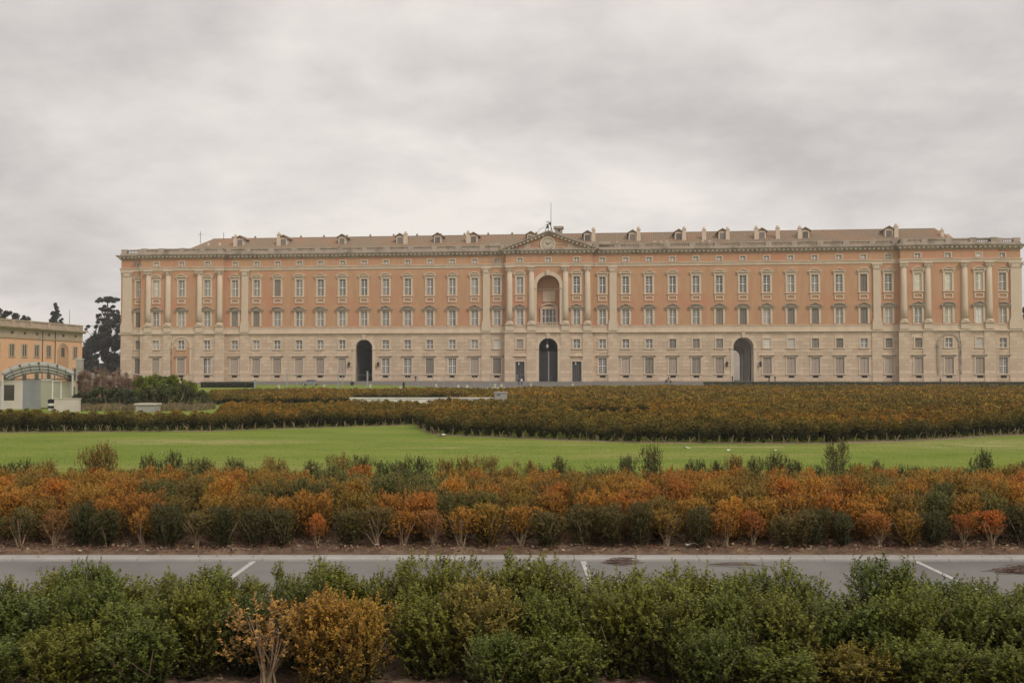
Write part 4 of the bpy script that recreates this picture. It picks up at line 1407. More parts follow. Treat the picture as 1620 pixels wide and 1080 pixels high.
cs, rs = pc([(1622, 490, 5), (1626, 500, 8), (1622, 512, 6), (1632, 490, 8), (1630, 520, 8), (1624, 530, 6), (1628, 545, 9), (1626, 570, 9)], 300)
gx, gy, _ = P(1627, 600, 300)
tree('roadside_tree', 'grey green tree just past the right end of the palace', (gx, 300, 0), [(gx, 300, 0), P(1627, 545, 300), P(1627, 495, 300)], .4, cs, rs, 300, .3, (.09, .09, .075), 1, seed=8)

# ------------------------------------------------------------------ glazed entrance pavilion at the left
KY = 84.0
kx0 = P(3, 600, KY)[0]
kiosk = thing('glass_pavilion', 'glass roofed entrance pavilion with arched steel ribs at the left edge', 'pavilion', (kx0, KY, 0), math.radians(24))
KW = (P(119, 600, KY)[0] - kx0) * .905        # width of the front, turned to face the lawn
KD = 9.0
spr = 3.05; crown = 3.88
R_ = ((KW / 2) ** 2 + (crown - spr) ** 2) / (2 * (crown - spr)); kcz = crown - R_; ka = math.asin(KW / 2 / R_)


def arc(t, dr=0.0):
    a = -ka + 2 * ka * t
    return KW / 2 + (R_ + dr) * math.sin(a), kcz + (R_ + dr) * math.cos(a)


FALL = .083


def fall(mb):
    mb.v = [(x_, y_, z_ - FALL * y_) for x_, y_, z_ in mb.v]
    return mb


for yy in (0.0, 3.0, 6.0, 9.0):
    rb_ = MB(); n = 18
    for k in range(n):
        (xa, za), (xb, zb) = arc(k / n), arc((k + 1) / n); (xc, zc2), (xd, zd) = arc(k / n, -.14), arc((k + 1) / n, -.14)
        rb_.prism([(xa, za), (xb, zb), (xd, zd), (xc, zc2)], yy - .05, yy + .05)
    part('roof_rib', fall(rb_), 'pale_metal', kiosk)
    if yy > 5: tie = MB().tube([(0, yy, spr - .1), (KW, yy, spr - .1)], .045, 6); part('tie_beam', fall(tie), 'grey_metal', kiosk)
for k in range(8):
    for j in range(3):
        g_ = MB(); n = 3
        for q in range(n):
            ta, tb_ = (k + q / n) / 8 + .002, (k + (q + 1) / n) / 8 - (.002 if q == n - 1 else 0)
            (xa, za), (xb, zb) = arc(ta, .03), arc(tb_, .03)
            g_.prism([(xa, za), (xb, zb), (xb, zb + .03), (xa, za + .03)], j * 3 + .03, j * 3 + 2.97)
        part('roof_pane', fall(g_), 'roof_glass', kiosk)
for k in range(9):
    xa, za = arc(k / 8, -.05)
    b_ = MB().tube([(xa, -.15, za), (xa, KD + .1, za)], .04, 5); part('purlin', fall(b_), 'grey_metal', kiosk)
for k in (2, 4, 6):
    xa, za = arc(k / 8, -.02); part('rib_bracket', MB().box(xa - .07, xa + .07, -.12, -.051, za - .14, za + .06), 'iron', kiosk)
for xx, yy in ((.05, 0), (KW - .1, 0), (.05, KD), (KW - .1, KD), (.05, 4.5), (KW - .1, 4.5)):
    part('post', MB().box(xx - .07, xx + .07, yy - .07, yy + .07, 0, spr + .02 - FALL * yy), 'pale_metal', kiosk)
for xx in (0.05, KW - .1): part('eave_beam', fall(MB().box(xx - .09, xx + .09, -.1, KD + .1, spr - .22, spr - .02)), 'grey_metal', kiosk)


def kxp(px): return (P(px, 600, KY)[0] - kx0) * .905


yb = 1.2
fr = MB().box(kxp(-14), kxp(5.5), yb, yb + .12, 0, 2.38).box(kxp(5.5), kxp(22), yb, yb + .12, 0, .72).box(kxp(5.5), kxp(22), yb, yb + .12, 2.02, 2.38).box(kxp(22), kxp(35.5), yb, yb + .12, 0, 2.38)
part('white_wall_panel', fr, 'white_wall', kiosk)
part('window', MB().box(kxp(5.5), kxp(22), yb + .04, yb + .08, .72, 2.02), 'dark_glass', kiosk)
cg = MB()
xa, xb = kxp(35.5), kxp(65)
n = 22
for k in range(n):
    a = xa + (xb - xa) * k / n; w_ = (xb - xa) / n
    cg.prism_x([(yb - .02, 0), (yb + .1, 0), (yb + .1, 2.42), (yb - .02, 2.42)], a + w_ * .0, a + w_ * .55)
    cg.prism_x([(yb + .02, 0), (yb + .1, 0), (yb + .1, 2.42), (yb + .02, 2.42)], a + w_ * .55, a + w_ * 1.0 - .001)
part('corrugated_panel', cg, 'grey_metal', kiosk)
part('glass_screen', MB().box(kxp(65.2), kxp(83), yb + .03, yb + .07, .1, 2.38), 'green_glass', kiosk)
part('glass_door', MB().box(kxp(85), kxp(97), yb + .03, yb + .07, .1, 2.28), 'green_glass', kiosk)
part('glass_screen', MB().box(kxp(99), kxp(118), yb + .03, yb + .07, .1, 2.28), 'green_glass', kiosk)
df = MB()
for px in (84, 98): df.box(kxp(px) - .05, kxp(px) + .05, yb - .03, yb + .1, 0, 2.38)
df.box(kxp(84) + .05, kxp(98) - .05, yb - .03, yb + .1, 2.28, 2.38); df.box(kxp(65), kxp(84) - .05, yb - .02, yb + .1, 2.38, 2.48)
part('door_frame', df, 'white_paint', kiosk)
lw_ = MB().box(0, P(134, 0, 80)[0] - P(94.5, 0, 80)[0], 0, .25, 0, .98).box(-.05, P(134, 0, 80)[0] - P(94.5, 0, 80)[0] + .05, -.05, .3, .98, 1.04)
o = part('low_wall', lw_, 'white_wall', None, (P(94.5, 0, 80)[0], 80, 0)); tag(o, 'low cream wall between the glass pavilion and the dark bushes', 'wall')
bn = thing('litter_bin', 'small white bin by the glass pavilion door', 'bin', (P(90, 0, 81)[0], 81, 0))
part('bin_body', MB().lathe(0, 0, [(.2, .0), (.24, .5), (.25, .62)], 10), 'white_paint', bn); part('bin_band', MB().lathe(0, 0, [(.255, .25), (.26, .42)], 10), 'rubber', bn)
part('bin_rim', MB().lathe(0, 0, [(.23, .62), (.27, .66), (.27, .9), (.1, .95)], 10), 'rubber', bn)
# sloping ramp wall behind, and a service box
rw = MB(); a = P(120, 583, 150); b_ = P(192, 600, 150)
rw.prism([(a[0], 0), (b_[0], 0), (b_[0], P(192, 597, 150)[2]), (a[0], P(120, 586, 150)[2])], 150, 150.4)
tag(part('ramp_wall', rw, 'concrete', None), 'pale sloping ramp wall behind the bare red bushes', 'wall')
sb = thing('service_cabinet', 'small grey cabinet beside the orange building corner', 'cabinet', (P(134, 0, 170)[0], 170, 0))
part('cabinet_body', MB().box(-.5, .5, -.3, .3, 0, P(134, 569, 170)[2]), 'concrete', sb); part('cabinet_lid', MB().box(-.56, .56, -.36, .36, P(134, 569, 170)[2], P(134, 568, 170)[2] + .1), 'pale_metal', sb)
# low vent block on the lawn, white parapet and concrete block in the hedges
vb = thing('vent_block', 'low concrete vent block with a white slab lid in front of the green bush', 'block', (P(237, 0, 79)[0], 79, 0))
wv = 17 * 79 / F
part('vent_wall', MB().box(-wv + .08, wv - .08, 0, 1.2, 0, .55), 'concrete', vb); part('lid', MB().box(-wv, wv, -.1, 1.3, .551, .66), 'white_wall', vb)
pw = MB(); ax, bx2 = P(557, 0, 82)[0], P(781, 0, 82)[0]
z_ = P(670, 628.6, 82)[2]
pw.box(ax, bx2, 82, 82.35, 0, z_ - .1); pw.box(ax - .06, bx2 + .06, 81.95, 82.4, z_ - .1, z_)
tag(part('white_parapet', pw, 'white_paint', None), 'long low white parapet wall in the middle of the hedge bed', 'wall')
cbk = thing('concrete_block', 'grey concrete cabinet at the right end of the white parapet', 'block', (P(792.5, 0, 82)[0], 82.1, 0))
part('block_body', MB().box(-.5, .5, -.35, .45, 0, P(792, 621, 82)[2]), 'concrete', cbk); part('block_lid', MB().box(-.55, .55, -.4, .5, P(792, 621, 82)[2], P(792, 620, 82)[2]), 'pale_metal', cbk)
part('block_plate', MB().box(-.28, -.05, -.37, -.35, P(792, 625, 82)[2], P(792, 623.4, 82)[2]), 'iron', cbk)

# ------------------------------------------------------------------ bushes by the pavilion


def bush(name, label, specs, col, Y, nper, size, flat=1.0, up=0.0, seed=1, stems=0, stemcol='stem', cat='bush'):
    rng = np.random.default_rng(seed)
    cs, rs = pc(specs, Y, 1.0)
    cs = [(c[0], c[1] + rng.uniform(-1.2, 1.2), max(c[2], rs[k] * .5)) for k, c in enumerate(cs)]
    base = (float(np.mean([c[0] for c in cs])), Y, 0.0)
    t = thing(name, label, cat, base)
    V, Cc, Rn = leaf_blob([np.array(c) - np.array(base) for c in cs], rs, nper, size, col, rng, flat)
    V[:, 2] = np.maximum(V[:, 2], .02)
    link('foliage', np_mesh('foliage', V, 4, 'leaf_mass', {'rnd': Rn}, Cc), t)
    mb = MB()
    for c, rd in zip(cs, rs):
        l = np.array(c) - np.array(base)
        for k in range(max(2, stems)):
            d = rng.normal(size=3) * rd * .6
            mb.tube([(l[0] * .85 + rng.normal() * .2, l[1] + rng.normal() * .2, 0), (l[0] + d[0] * .3, l[1] + d[1] * .3, l[2] * .6), (l[0] + d[0], l[1] + d[1], l[2] + abs(d[2]) + rd * .55)], [.016, .011, .005], 4)
    part('stems', mb, stemcol, t, kind='stuff')
    return t


mat('red_twig', (.26, .165, .115), .9, (.19, .12, .085), 5)
bush('bare_bush', 'bare reddish winter bush right of the glass pavilion', mound([(106, 604), (114, 592), (128, 586), (150, 585), (170, 588), (195, 590), (218, 592), (236, 598)], 642, 110, 5.5, 1),
     (.27, .185, .13), 92, 260, .05, seed=21, stems=16, stemcol='red_twig')
bush('twiggy_bush', 'brown leafless twigs standing tall between red bush and palace', mound([(128, 584), (145, 576), (165, 574), (185, 580), (205, 588)], 605, 22, 6, 2), (.23, .18, .13), 120, 70, .06, seed=22, stems=14, stemcol='red_twig')
bush('domed_bush', 'long rounded bush with bright green top left of the clipped hedge', mound([(212, 602), (222, 594), (240, 592), (262, 592), (282, 597), (298, 604), (310, 611)], 628, 120, 5, 3),
     (.17, .205, .03), 90, 330, .06, seed=23)
bush('dark_bush', 'dark green lower bush under the bright domed bush', mound([(214, 618), (240, 612), (270, 608), (296, 608), (316, 614), (328, 621), (335, 632)], 646, 170, 5, 4),
     (.105, .12, .046), 88.5, 300, .06, seed=24)
bush('evergreen_bush', 'dark green bush beside the low cream wall', mound([(128, 622), (140, 616), (160, 612), (185, 614), (206, 616), (224, 622)], 648, 110, 5, 5),
     (.085, .10, .046), 86, 300, .06, seed=25)
rng = np.random.default_rng(31)
n = 9000
gxs = P(130, 0, 83)[0] + rng.random(n) * (P(330, 0, 83)[0] - P(130, 0, 83)[0]); gys = 81 + rng.random(n) * 5
hgt = (.15 + .5 * rng.random(n)) * (.5 + .5 * np.sin(gxs * 1.3) ** 2)
lean = rng.normal(size=(n, 2)) * .12
a_ = np.stack([gxs, gys, np.zeros(n)], 1)
V = np.stack([a_ + [-.025, 0, 0], a_ + [.025, 0, 0], a_ + np.stack([lean[:, 0] + .008, lean[:, 1], hgt], 1), a_ + np.stack([lean[:, 0] - .008, lean[:, 1], hgt], 1)], 1).reshape(-1, 3)
col = np.repeat(np.array([.24, .19, .10]) * (.6 + .7 * rng.random((n, 1))), 4, 0)
link('dry_grass', np_mesh('dry_grass', V, 4, 'leaf_mass', {'rnd': np.repeat(rng.random(n), 4)}, col), kind='stuff')

# ------------------------------------------------------------------ hedge beds beyond the lawn (too many plants to build singly)


def fbm(x, y, seed=0):
    v = 0; a = 1
    for k in range(4):
        f_ = .16 * 2 ** k
        v = v + a * np.sin(x * f_ * 1.3 + 1.7 * k + seed + 1.5 * np.sin(y * f_ * .9 + k * 2.1 + seed)) * np.cos(y * f_ * 1.1 + 2.3 * k - seed + 1.2 * np.sin(x * f_ * .7 + k))
        a *= .6
    return v


RUST = np.array([.33, .165, .028]); OLIVE = np.array([.165, .125, .028]); DKG_SHADE = np.array([.036, .038, .016]); GOLD = np.array([.32, .205, .034])


def inside(poly, x, y):
    c = np.zeros(len(x), bool); n = len(poly); j = n - 1
    for i in range(n):
        xi, yi = poly[i]; xj, yj = poly[j]
        hit = ((yi > y) != (yj > y)) & (x < (xj - xi) * (y - yi) / (yj - yi + 1e-12) + xi)
        c ^= hit; j = i
    return c


def template(rng, n, size, h, r_):
    t = rng.random(n) ** .75
    a = rng.random(n) * 2 * PI; rr = rng.random(n) ** .5
    prof = np.clip(.35 + 1.0 * t, 0, 1) * np.where(t > .75, 1 - ((t - .75) / .25) ** 2 * .7, 1)
    p = np.stack([np.cos(a) * rr * r_ * prof, np.sin(a) * rr * r_ * prof, .06 + t * (h - .06)], 1)
    d = norm(rng.normal(size=(n, 3)) + np.array([0, 0, .7])); b = norm(np.cross(d, rng.normal(size=(n, 3))))
    s = size * (.6 + .8 * rng.random((n, 1)))
    V = np.stack([p - d * s, p + b * s * .45, p + d * s, p - b * s * .45], 1)
    return V, t


def hedge_mass(name, label, polys_px, bands, seed, holes=(), cat='hedge', tone=1.0, kind='stuff', hh=.95, clipped=None, stems_edge=None):
    rng = np.random.default_rng(seed)
    poly = [G(*p) for p in polys_px]
    hp = [[G(*p) for p in h] for h in holes]
    VV, CC, RR = [], [], []
    for (y0, y1, sx, sy, nq, size) in bands:
        xa, xb = -.56 * y1 - 3, .56 * y1 + 3
        gx_, gy_ = np.meshgrid(np.arange(xa, xb, sx), np.arange(y0, y1, sy))
        gx_ = gx_.ravel() + rng.normal(size=gx_.size) * sx * .16; gy_ = gy_.ravel() + rng.normal(size=gy_.size) * sy * .12
        k = inside(poly, gx_, gy_) & (np.abs(gx_) < .53 * gy_ + 2)
        for h in hp: k &= ~inside(h, gx_, gy_)
        gx_, gy_ = gx_[k], gy_[k]
        if len(gx_) == 0: continue
        tm = [template(rng, nq, size, 1.0, max(sx, sy) * .52) for _ in range(6)]
        for q in range(6):
            sel = rng.integers(0, 6, len(gx_)) == q if q < 5 else None
        pick = rng.integers(0, 6, len(gx_))
        for q in range(6):
            s_ = pick == q
            m_ = s_.sum()
            if not m_: continue
            V, t = tm[q]
            ang = rng.random(m_) * 2 * PI
            h = hh * (.70 + .38 * rng.random(m_) + .10 * fbm(gx_[s_] * 2, gy_[s_] * 2, seed))
            ca, sa = np.cos(ang), np.sin(ang)
            v = V[None]
            out = np.empty((m_,) + V.shape)
            out[..., 0] = v[..., 0] * ca[:, None, None] - v[..., 1] * sa[:, None, None] + gx_[s_][:, None, None]
            out[..., 1] = v[..., 0] * sa[:, None, None] + v[..., 1] * ca[:, None, None] + gy_[s_][:, None, None]
            out[..., 2] = v[..., 2] * h[:, None, None]
            w = np.clip(.52 + .45 * fbm(gx_[s_], gy_[s_], seed + 2) + .22 * rng.normal(size=m_), 0, 1)[:, None]
            w2 = np.clip(.3 + .5 * fbm(gx_[s_] * 1.7 + 9, gy_[s_] * 1.7, seed + 5) + .2 * rng.normal(size=m_), 0, 1)[:, None]
            if stems_edge:
                ex = np.array([G(*p) for p in stems_edge])
                de = gy_[s_] - np.interp(gx_[s_], ex[:, 0], ex[:, 1])
                w = w * np.clip((de - .5) / 1.4 + .12 * rng.normal(size=m_), .0, 1)[:, None]
            band = np.clip(.5 + .9 * np.sin(gy_[s_] * .55 + 1.2 * np.sin(gx_[s_] * .11 + seed)), 0, 1)[:, None]
            w = w * (.68 + .32 * band)
            top = (RUST * (1 - w2) + GOLD * w2) * w + OLIVE * (1 - w)
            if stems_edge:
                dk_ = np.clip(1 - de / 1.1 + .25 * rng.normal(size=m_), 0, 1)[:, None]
                top = top * (1 - .6 * dk_) + DKG_SHADE * .6 * dk_  # front edge plants darker: dark green foliage plus painted shade
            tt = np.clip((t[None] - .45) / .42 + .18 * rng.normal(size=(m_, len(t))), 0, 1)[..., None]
            c = (DKG_SHADE * (1 - tt) + top[:, None] * tt) * tone * (.7 + .6 * rng.random((m_, 1, 1)))  # lower leaves go dark green, with shade between plants painted in
            VV.append(out.reshape(-1, 3)); CC.append(np.repeat(c.reshape(-1, 3), 4, 0)); RR.append(np.repeat(rng.random(m_ * len(t)), 4))
    V = np.concatenate(VV)
    me = np_mesh(name, V, 4, 'leaf_mass', {'rnd': np.concatenate(RR)}, np.concatenate(CC))
    o = link(name, me, kind=kind, label=label, cat=cat)
    if stems_edge:
        mb = MB()
        pts = [G(*p) for p in stems_edge]
        for (x0, y0), (x1, y1) in zip(pts[:-1], pts[1:]):
            n = max(1, int(math.hypot(x1 - x0, y1 - y0) / .55))
            for k in range(n):
                f_ = (k + random.random() * .5) / n; bx3, by3 = x0 + (x1 - x0) * f_, y0 + (y1 - y0) * f_ + .16
                for q in range(random.choice((1, 2, 3))):
                    mb.tube([(bx3, by3, 0), (bx3 + random.gauss(0, .1), by3 + random.uniform(-.12, .05), random.uniform(.22, .42))], [.022, .012], 4)
        part('stems', mb, 'stem', o, kind='stuff')
    return o


EDGE_L = [(-60, 685), (0, 684), (330, 682), (480, 677), (660, 672)]
EDGE_R = [(659, 676), (690, 688), (760, 691), (1000, 700), (1150, 702), (1300, 702), (1450, 697), (1560, 691), (1700, 684)]
hedge_mass('box_hedge', 'rust tinged box hedge bed left of centre across the lawn',
           EDGE_L + [(662, 634.5), (556, 634.5), (548, 655), (353, 655.5), (340, 676.5), (-60, 678)],
           [(50, 76, .5, .55, 260, .055)], 41, stems_edge=EDGE_L)
hedge_mass('box_hedge', 'broad rust and dark green box hedge bed curving across the right half of the lawn',
           EDGE_R + [(1720, 617), (1110, 617), (842, 620), (800, 626), (690, 648), (660, 660)],
           [(40, 58, .52, .55, 260, .055), (58, 80, .65, .75, 120, .085), (80, 175, .9, 1.2, 60, .13)], 42,
           holes=[[(915, 671), (960, 673), (1030, 671), (1052, 655), (1000, 656.5), (950, 655.4), (900, 655)], [(1330, 655), (1700, 652), (1700, 648), (1350, 649)]], stems_edge=EDGE_R)
hedge_mass('box_hedge', 'far box hedge strip behind the white parapet and green bush',
           [(333, 640.5), (440, 640), (556, 638), (556, 633.5), (785, 631), (845, 621), (845, 620), (785, 623), (600, 624), (460, 625), (333, 626)],
           [(84, 160, .8, .9, 90, .11)], 43)


def clipped(name, label, pxs, h, seed):
    pts = [G(*p) for p in pxs]
    rng = np.random.default_rng(seed)
    n = 26000
    xs_ = np.array([p[0] for p in pts]); ys_ = np.array([p[1] for p in pts])
    X = rng.uniform(xs_.min(), xs_.max(), n * 3); Y = rng.uniform(ys_.min(), ys_.max(), n * 3)
    k = inside(pts, X, Y); X, Y = X[k][:n], Y[k][:n]; n = len(X)
    Zt = h * np.where(rng.random(n) < .5, 1 - .08 * rng.random(n), rng.random(n))
    p = np.stack([X, Y, Zt], 1)
    d = norm(rng.normal(size=(n, 3))); b = norm(np.cross(d, rng.normal(size=(n, 3)))); s = .16
    V = np.stack([p - d * s, p + b * s * .5, p + d * s, p - b * s * .5], 1).reshape(-1, 3)
    c = np.repeat(np.array([.058, .062, .034]) * (.6 + .8 * rng.random((n, 1))), 4, 0)
    return link(name, np_mesh(name, V, 4, 'leaf_mass', {'rnd': np.repeat(rng.random(n), 4)}, c), label=label, cat='hedge')


clipped('clipped_hedge', 'short dark clipped hedge before the left end of the palace', [(318, 613), (404, 613), (404, 611), (318, 611)], .95, 51)
clipped('clipped_hedge', 'long dark clipped hedge before the right half of the palace', [(1113, 614.5), (1700, 614.5), (1700, 612.8), (1113, 612.8)], 1.15, 52)

# bare trodden strips in the turf along the hedge feet
for edge in (EDGE_L, EDGE_R):
    pts = [G(*p) for p in edge]
    mb = MB(); rr = random.Random(9)
    fine = []
    for (x0, y0), (x1, y1) in zip(pts[:-1], pts[1:]):
        n = max(1, int((x1 - x0) / .4))
        fine += [(x0 + (x1 - x0) * k / n, y0 + (y1 - y0) * k / n) for k in range(n)]
    for k in range(len(fine) - 1):
        (xa, ya), (xb, yb2) = fine[k], fine[k + 1]
        wa = .25 + .35 * abs(math.sin(xa * .7)) * abs(math.sin(xa * .23 + 1)); wb = .25 + .35 * abs(math.sin(xb * .7)) * abs(math.sin(xb * .23 + 1))
        mb.quad((xa, ya - wa + .1, .004), (xb, yb2 - wb + .1, .004), (xb, yb2 + 1.2, .004), (xa, ya + 1.2, .004))
    part('bare_ground', mb, 'worn_soil', None, kind='structure')

# ------------------------------------------------------------------ lawn grass blades, soil litter
rng = np.random.default_rng(61)
n = 22000
Yg = 22.5 * (50 / 22.5) ** rng.random(n); Xg = (rng.random(n) - .5) * 1.06 * Yg
h = .02 + .022 * rng.random(n); w = .006 + .006 * rng.random(n)
a_ = np.stack([Xg, Yg, np.zeros(n)], 1); le = rng.normal(size=(n, 2)) * .025
V = np.stack([a_ + np.stack([-w, 0 * w, 0 * w], 1), a_ + np.stack([w, 0 * w, 0 * w], 1), a_ + np.stack([le[:, 0], le[:, 1], h], 1)], 1).reshape(-1, 3)
pat = np.clip(.5 + .5 * fbm(Xg * 1.4, Yg * 2.2, 3), 0, 1)[:, None]
colr = np.array([.165, .228, .026]) * (1 - pat) + np.array([.225, .27, .043]) * pat
col = np.repeat(colr * (.9 + .25 * rng.random((n, 1))), 3, 0)
link('lawn_blades', np_mesh('lawn_blades', V, 3, 'leaf_mass', {'rnd': np.repeat(.3 + .4 * rng.random(n), 3)}, col), kind='stuff')


def litter(name, n, x0, x1, y0, y1, z, cols, size, seed):
    rng = np.random.default_rng(seed)
    p = np.stack([rng.uniform(x0, x1, n), rng.uniform(y0, y1, n), z + .03 * rng.random(n)], 1)
    d = norm(rng.normal(size=(n, 3)) * [1, 1, .25]); b = norm(np.cross(d, np.array([0, 0, 1]) + .4 * rng.normal(size=(n, 3)))); s = size * (.4 + rng.random((n, 1)))
    V = np.stack([p - d * s, p + b * s * .45, p + d * s, p - b * s * .45], 1).reshape(-1, 3)
    c = np.array(cols)[rng.integers(0, len(cols), n)] * (.6 + .8 * rng.random((n, 1)))
    link(name, np_mesh(name, V, 4, 'leaf_mass', {'rnd': np.repeat(rng.random(n), 4)}, np.repeat(c, 4, 0)), kind='stuff')


BR = [(.16, .085, .05), (.22, .13, .075), (.11, .06, .04), (.30, .20, .12), (.24, .09, .04), (.36, .28, .2)]
litter('leaf_litter', 9000, -10.5, 10.5, 16.82, 18.4, .09, BR, .03, 71)
litter('fallen_leaves', 5000, -7, 7, 8.5, 11.8, .06, BR, .025, 72)
litter('kerb_litter', 160, -10, 10, 16.5, 16.8, .045, BR, .02, 73)
litter('turf_litter', 60, -20, 25, 26, 45, .02, [(.6, .58, .5), (.4, .36, .25)], .05, 74)

# ------------------------------------------------------------------ shrubs: near hedge and rust hedge, each plant a thing
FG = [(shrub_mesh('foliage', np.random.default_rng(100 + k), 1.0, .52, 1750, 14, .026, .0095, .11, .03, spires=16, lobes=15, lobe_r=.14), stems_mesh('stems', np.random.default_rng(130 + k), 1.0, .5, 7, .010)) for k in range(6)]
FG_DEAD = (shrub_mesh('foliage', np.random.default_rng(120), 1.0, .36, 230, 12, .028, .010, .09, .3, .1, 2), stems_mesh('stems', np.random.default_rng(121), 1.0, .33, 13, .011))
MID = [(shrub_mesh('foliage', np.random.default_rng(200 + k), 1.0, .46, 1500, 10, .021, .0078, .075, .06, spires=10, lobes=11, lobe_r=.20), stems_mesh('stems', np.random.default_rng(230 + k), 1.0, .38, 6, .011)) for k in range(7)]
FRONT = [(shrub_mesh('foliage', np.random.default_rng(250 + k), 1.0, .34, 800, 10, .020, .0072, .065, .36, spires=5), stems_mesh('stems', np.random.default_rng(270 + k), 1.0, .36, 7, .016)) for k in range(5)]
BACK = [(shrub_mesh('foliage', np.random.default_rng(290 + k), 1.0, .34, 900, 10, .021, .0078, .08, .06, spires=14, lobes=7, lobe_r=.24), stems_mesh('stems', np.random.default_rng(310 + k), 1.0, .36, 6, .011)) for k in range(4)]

ORD = ['first', 'second', 'third', 'fourth', 'fifth', 'sixth', 'seventh', 'eighth', 'ninth', 'tenth', 'eleventh', 'twelfth', 'thirteenth', 'fourteenth', 'fifteenth', 'sixteenth']


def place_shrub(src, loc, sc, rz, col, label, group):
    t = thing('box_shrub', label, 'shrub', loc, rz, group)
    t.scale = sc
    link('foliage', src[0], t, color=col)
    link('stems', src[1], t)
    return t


# near hedge: the top line of the photograph, column by column
PROF = [(-80, 925), (0, 925), (50, 905), (100, 912), (150, 900), (200, 905), (270, 922), (330, 903), (350, 892), (400, 918), (440, 905), (490, 893), (560, 902), (600, 928), (640, 893), (700, 897), (760, 908), (815, 887), (860, 908), (900, 897),
        (950, 905), (1000, 900), (1050, 902), (1100, 905), (1150, 905), (1200, 897), (1250, 905), (1290, 893), (1312, 910), (1370, 900), (1410, 890), (1470, 912), (1520, 928), (1570, 925), (1620, 918), (1700, 920)]


def prof(px): return float(np.interp(px, [p[0] for p in PROF], [p[1] for p in PROF]))


rg = random.Random(77)
GREENS = [(.165, .185, .027), (.145, .172, .027), (.19, .192, .027), (.13, .155, .025), (.175, .19, .025), (.20, .195, .025)]
rows_near = []
LINES = [-4.13, 1.14, 6.46]
LN = ['left', 'middle', 'right']


def place_word(x, Y, used, row_name):
    """ordinal counted from the nearest parking line as it stands in the photograph"""
    k = min(range(3), key=lambda i: abs(x / Y - LINES[i] / 16))
    side = 'right' if x / Y >= LINES[k] / 16 else 'left'
    key = (row_name, k, side)
    used.setdefault(key, []).append(abs(x / Y - LINES[k] / 16))
    return key


near_specs = []
for rowk, Y in enumerate((10.9, 10.15, 9.5)):
    x = -.56 * Y + rowk * .27
    while x < .56 * Y + .3:
        xx = x + rg.uniform(-.07, .07); yy = Y + rg.uniform(-.1, .1)
        px = 810 + F * xx / yy
        gap = (rowk == 0 and (1318 < px < 1345)) or (rowk == 2 and rg.random() < .35)
        if not gap:
            zt_ = EYE - (prof(px) - 588) * yy / F
            if rowk == 0: h = zt_ * rg.uniform(.94, 1.04)
            elif rowk == 1: h = min(zt_, .95) * rg.uniform(.80, .94)
            else: h = rg.uniform(.44, .66)
            near_specs.append([rowk, xx, yy, h, px])
        x += (.56, .58, .66)[rowk]
used = {}
cand = []
for sp in near_specs:
    rowk, xx, yy, h, px = sp
    if rowk == 1 and 370 < px < 640: continue
    if rowk == 2 and (340 < px < 605): continue
    cand.append(sp)
for rowk in range(3):
    rs_ = sorted([s for s in cand if s[0] == rowk], key=lambda s: s[4])
    seg = {}
    for s in rs_:
        inb = [l for l in LINES]
        k = min(range(3), key=lambda i: abs(s[4] - (810 + F * LINES[i] / 16)))
        side = 'right' if s[4] >= 810 + F * LINES[k] / 16 else 'left'
        seg.setdefault((k, side), []).append(s)
    for (k, side), L_ in seg.items():
        if side == 'left': L_ = L_[::-1]
        for j, s in enumerate(L_):
            rowk, xx, yy, h, px = s
            rown = ('back', 'middle', 'front')[rowk]
            col = list(rg.choice(GREENS))
            word = 'green'
            if rg.random() < .04: col = [.26, .20, .035]; word = 'yellowing'
            label = '%s box shrub, %s row of near hedge, %s %s of %s parking line' % (word, rown, ORD[min(j, 15)], side, LN[k])
            src = FG[rg.randrange(len(FG))]
            w_ = rg.uniform(.95, 1.15) * (1.0 if rowk < 2 else .9)
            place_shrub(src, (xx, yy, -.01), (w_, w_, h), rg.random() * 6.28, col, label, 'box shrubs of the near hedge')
for px, Y, h, w_, src, col, label in (
        (424, 9.75, .88, 1.25, FG_DEAD, (.52, .28, .07), 'dead orange brown box shrub with bare stems in the near hedge'),
        (520, 9.8, .86, 1.0, FG[1], (.40, .22, .035), 'golden brown box shrub right of the dead orange one'),
        (575, 9.95, .80, .85, FG[3], (.44, .26, .04), 'golden yellow box shrub, right half of the golden pair'),
        (395, 10.3, .72, .9, FG[2], (.10, .12, .026), 'green box shrub tucked behind the dead orange shrub'),
        (480, 10.45, .85, .9, FG[4], (.12, .13, .026), 'green box shrub tucked behind the golden brown shrub'),
        (1338, 10.3, .66, .7, FG[0], (.20, .135, .024), 'golden small box shrub in the gap of the near hedge')):
    place_shrub(src, (P(px, 900, Y)[0], Y, -.01), (w_, w_, h), rg.random() * 6, col, label, 'box shrubs of the near hedge')

# rust hedge beyond the road
RUSTS = [(.48, .225, .028), (.43, .225, .030), (.50, .195, .026), (.41, .235, .030), (.36, .21, .030), (.46, .20, .028), (.31, .205, .032), (.52, .245, .030)]
DARKS = [(.095, .092, .024), (.115, .10, .026), (.085, .084, .022)]
count = 0
GRP = 'box shrubs of the rust hedge beyond the road'
YS = [17.45, 18.1, 18.8, 19.5, 20.2, 20.95, 21.7]
fr_specs = []
ROWN = ['front', 'second', 'third', 'fourth', 'fifth', 'sixth', 'back']


ROWX = {}


